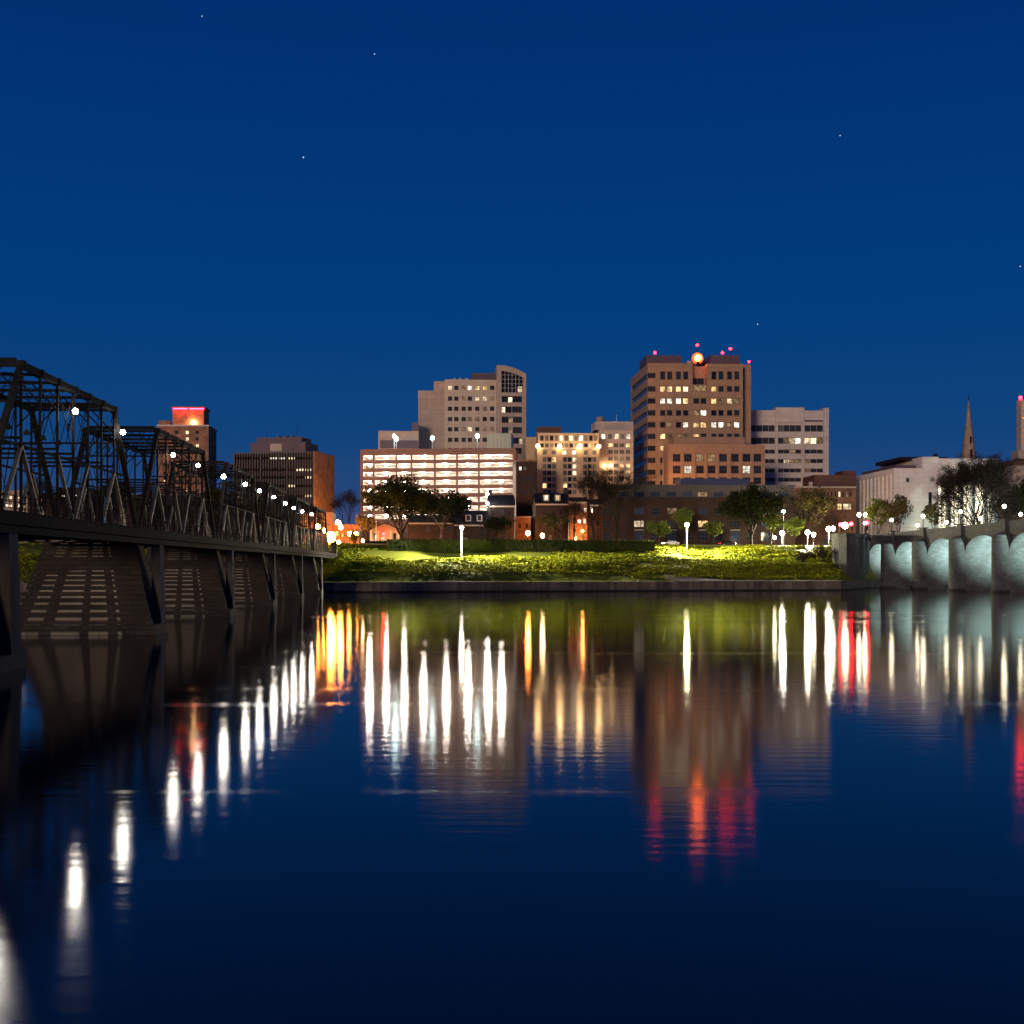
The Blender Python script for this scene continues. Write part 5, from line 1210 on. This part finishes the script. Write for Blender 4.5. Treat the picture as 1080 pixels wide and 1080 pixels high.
tree('small_street_tree', 'green street tree between the lamp and the big dark tree', 752, 343, 576, 549, 20, 'leaves_spring', n=600, seed=11, fork=0.2, trunk=0.2)
tree('leafy_tree', 'big dense dark green tree in front of the brown podium', 792, 338, 576, 510, 68, n=4800, seed=12, fork=0.16, trunk=0.5)
tree('small_street_tree', 'green tree just right of the big dense dark tree', 813, 341, 575, 541, 24, 'leaves_spring', n=800, seed=13, fork=0.2, trunk=0.22)
tree('leafy_tree', 'loose olive brown tree in front of the brick hall', 857, 352, 570, 514, 48, 'leaves_olive', n=2000, seed=14, fork=0.2, trunk=0.36)
tree('small_street_tree', 'bright green small tree lit by the pair of globes', 838, 349, 573, 545, 26, 'leaves_spring', n=900, seed=15, fork=0.2, trunk=0.2)
tree('bare_tree', 'dense rounded bare tree in front of the lit library entrance', 1031, 338, 553, 480, 92, 'twig_haze', n=9500, bare=True, seed=16, fork=0.2, trunk=0.62, dome=11000)
tree('leafy_tree', 'dark evergreen tree at the right edge beyond the stone bridge', 1079, 345, 556, 505, 62, n=2200, seed=17, fork=0.2, trunk=0.4)
tree('small_street_tree', 'small green tree left against the fluted library wall', 926, 352, 560, 524, 26, 'leaves_spring', n=800, seed=18, fork=0.2, trunk=0.2)
tree('small_street_tree', 'green tree at the front corner of the white library', 948, 350, 558, 522, 32, 'leaves_olive', n=900, seed=19, fork=0.2, trunk=0.22)
tree('small_street_tree', 'slim green tree right of the narrow dark library window', 985, 350, 556, 530, 22, 'leaves_olive', n=500, seed=20, fork=0.35, trunk=0.18)
tree('bare_tree', 'faint bare tree in the gap between ribbed office and garage', 366, 385, 575, 515, 34, 'twig_haze', n=900, bare=True, seed=21, fork=0.3, trunk=0.3)
tree('leafy_tree', 'dark round tree beyond the first truss span, left part of picture', 121, 350, 578, 505, 38, n=1800, seed=22, fork=0.25, trunk=0.4)
tree('leafy_tree', 'dark bushy tree behind the truss below the narrow brick tower', 160, 345, 578, 522, 46, n=2000, seed=23, fork=0.2, trunk=0.4)
tree('leafy_tree', 'dark tree behind the iron bridge, left of the ribbed office', 226, 345, 578, 515, 44, n=1800, seed=24, fork=0.25, trunk=0.4)
tree('leafy_tree', 'dark tree screening the lower floors of the ribbed office', 268, 348, 578, 528, 40, n=1600, seed=25, fork=0.25, trunk=0.36)
tree('bare_tree', 'bare tree behind the iron bridge near the left edge', 42, 345, 578, 497, 40, 'twig_haze', n=900, bare=True, seed=26, fork=0.3, trunk=0.4)
tree('leafy_tree', 'dark tree behind the truss beside the wide flat roofed building', 193, 340, 578, 540, 34, n=1100, seed=27, fork=0.25, trunk=0.3)
# bare scrub on the bank by the stone bridge
def shrub(label, px, py, d, w, h, leaf='twig_haze', seed=0, n=700):
    rng = random.Random(seed); p = at(px, py, d); p.z = gz(p.x, p.y); o = empty('shrub', p, 0, label, 'shrub')
    mb = MB(); lb = MB()
    for k in range(26):
        a = rng.uniform(0, 6.28); q = Vector((math.cos(a)*w*rng.random(), math.sin(a)*w*.7*rng.random(), h*rng.uniform(0.6, 1)))
        mb.tube([(q.x*.2, q.y*.2, -0.2), q*0.55, q], [0.05, 0.035, 0.015], 4, cap=False)
        for _ in range(n//26):
            c = q * rng.uniform(0.4, 1) + Vector((rng.gauss(0,.3), rng.gauss(0,.3), rng.gauss(0,.25))); s = rng.uniform(.12, .3); a_ = Vector((rng.gauss(0,1), rng.gauss(0,1), rng.gauss(0,1))).normalized(); b_ = a_.cross(Vector((rng.gauss(0,1), rng.gauss(0,1), rng.gauss(0,1)))).normalized()
            lb.quad(c-a_*s, c-b_*s*.4, c+a_*s, c+b_*s*.4)
    mb.build('stem', M['bark'], o); lb.build('foliage', M[leaf], o)
shrub('brown leafless shrub thicket against the stone bridge abutment', 868, 592, 312, 6.0, 4.6, seed=1, n=1400)
shrub('smaller brown shrub left of the thicket by the stone bridge', 846, 592, 312, 3.6, 2.8, seed=2)
shrub('round clipped bush at the foot of the orange lit annex', 548.5, 577, 344, 1.3, 1.6, 'leaves_dark', 3, 500)
shrub('clipped bush right of the orange floodlight', 564.5, 577, 344, 1.4, 1.5, 'leaves_dark', 4, 500)
shrub('dark bush between the bridge end lamps and pale house', 374, 580, 322, 2.2, 3.6, 'leaves_dark', 5, 900)
def hedge(label, px0, px1, d, h, dep, seed):
    rng = random.Random(seed); a = at(px0, 580, d); b = at(px1, 580, d + 0.2*(px1-px0)/F*d); L_ = (b-a).length
    p = (a+b)/2; p.z = gz(p.x, p.y); o = empty('clipped_hedge', p, math.atan2((b-a).y, (b-a).x), label, 'hedge')
    mb = MB(); mb.box(-L_/2+.1, L_/2-.1, -dep/2+.1, dep/2-.1, -1.0, h-0.12)
    for _ in range(int(L_*60)):
        c = Vector((rng.uniform(-L_/2, L_/2), -dep/2 + rng.gauss(0,.08), rng.uniform(-0.6, h))) if rng.random() < .6 else Vector((rng.uniform(-L_/2, L_/2), rng.uniform(-dep/2, dep/2), h + rng.gauss(-.05, .1)))
        s = rng.uniform(.12, .26); a_ = Vector((rng.gauss(0,1), rng.gauss(0,1), rng.gauss(0,1))).normalized(); b_ = a_.cross(Vector((rng.gauss(0,1), rng.gauss(0,1), rng.gauss(0,1)))).normalized()
        mb.quad(c-a_*s, c-b_*s*.6, c+a_*s, c+b_*s*.6)
    mb.build('foliage', M['leaves_dark'], o)
hedge('long tall dark hedge across the upper bank behind the white lamp pole', 408, 690, 306, 2.5, 2.2, 1)
hedge('dark clipped hedge in front of the pale gabled house', 384, 424, 326, 0.9, 1.2, 2)

# ---------------------------------------------------------------- cars on the river road
def car(label, px, d, paint, rz, lights):
    p = at(px, 575, d); o = empty('parked_car', (p.x, p.y, 11.51), rz, label, 'car', 'cars on the river road')
    mb = MB(); prof_ = [(-2.2,.35),(-2.25,.75),(-2.1,.95),(-1.5,1.0),(-0.9,1.42),(0.7,1.45),(1.45,.98),(2.1,.85),(2.25,.6),(2.2,.35)]
    for (a, b) in zip(prof_, prof_[1:]): mb.quad((a[0],-.88 if a[1] < 1.05 else -.7,a[1]), (b[0],-.88 if b[1] < 1.05 else -.7,b[1]), (b[0],.88 if b[1] < 1.05 else .7,b[1]), (a[0],.88 if a[1] < 1.05 else .7,a[1]))
    for s in (-1, 1):
        n = len(mb.v); mb.v += [(x, s*(.88 if z < 1.05 else .7), z) for x, z in prof_]; mb.f.append(tuple(range(n, n+10)) if s > 0 else tuple(reversed(range(n, n+10)))); mb.m.append(0); mb.sm.append(False)
    mb.quad((-2.2,-.88,.35), (2.2,-.88,.35), (2.2,.88,.35), (-2.2,.88,.35)); mb.build('body', M[paint], o)
    for s in (-1, 1):
        q = MB(); q.quad((-1.35, s*.86, 1.03), (1.25, s*.86, 1.03), (.65, s*.735, 1.38), (-.85, s*.735, 1.38)); q.build('side_window', M['glass_dark'], o)
        for x in (-1.4, 1.4):
            q = MB(); q.tube([(x, s*.72, .34), (x, s*.92, .34)], [.34, .34], 14); wh = q.build('wheel', M['tyre'], o)
            q = MB(); q.tube([(x, s*.90, .34), (x, s*.925, .34)], [.2, .2], 10); q.build('rim', M['pole_white'], wh)
        if lights:
            MB().sphere((2.2, s*.6, .68), .16).build('headlight', LAMP['ground'], o); MB().box(-2.27, -2.2, s*.6-.18, s*.6+.18, .68, .84).build('tail_light', LAMP['tail'], o)
    q = MB(); q.quad((.74,-.66,1.43), (1.42,-.8,1.01), (1.42,.8,1.01), (.74,.66,1.43)); q.build('windscreen', M['glass_dark'], o)
car('white car on the river road left of the yellow white park lamp', 707.5, 345, 'car_white', SH + math.pi, True)
car('dark car on the river road under the big dense tree', 767, 352, 'car_dark', SH, True)
car('red car on the river road left of the yellow white lamp', 676, 345, 'car_red', SH, False)
car('dark parked car at the foot of the shadowed brick house', 530, 334, 'car_dark', SH, False)

# ---------------------------------------------------------------- first stars
for (px, py, r, lb) in ((320, 166, 3.2, 'brightest star, left of centre in the upper sky'), (395, 57, 2.6, 'faint star near the top of the sky above the garage'), (213, 17, 2.4, 'faint star near the top left of the sky'),
                        (886, 143, 2.4, 'faint star in the upper right sky'), (799, 342, 2.2, 'faint star close above the brown tower'), (1076, 281, 2.4, 'faint star at the right edge of the sky')):
    p = at(px, py, 6000); tag(MB().sphere((0, 0, 0), r, nu=8, nv=5).build('star', glow_star if 'glow_star' in globals() else M.setdefault('star_glow', glow('star_glow', (0.8, 0.9, 1.0), 1.1, False)), None, p), lb, 'star', 'first stars of the evening')
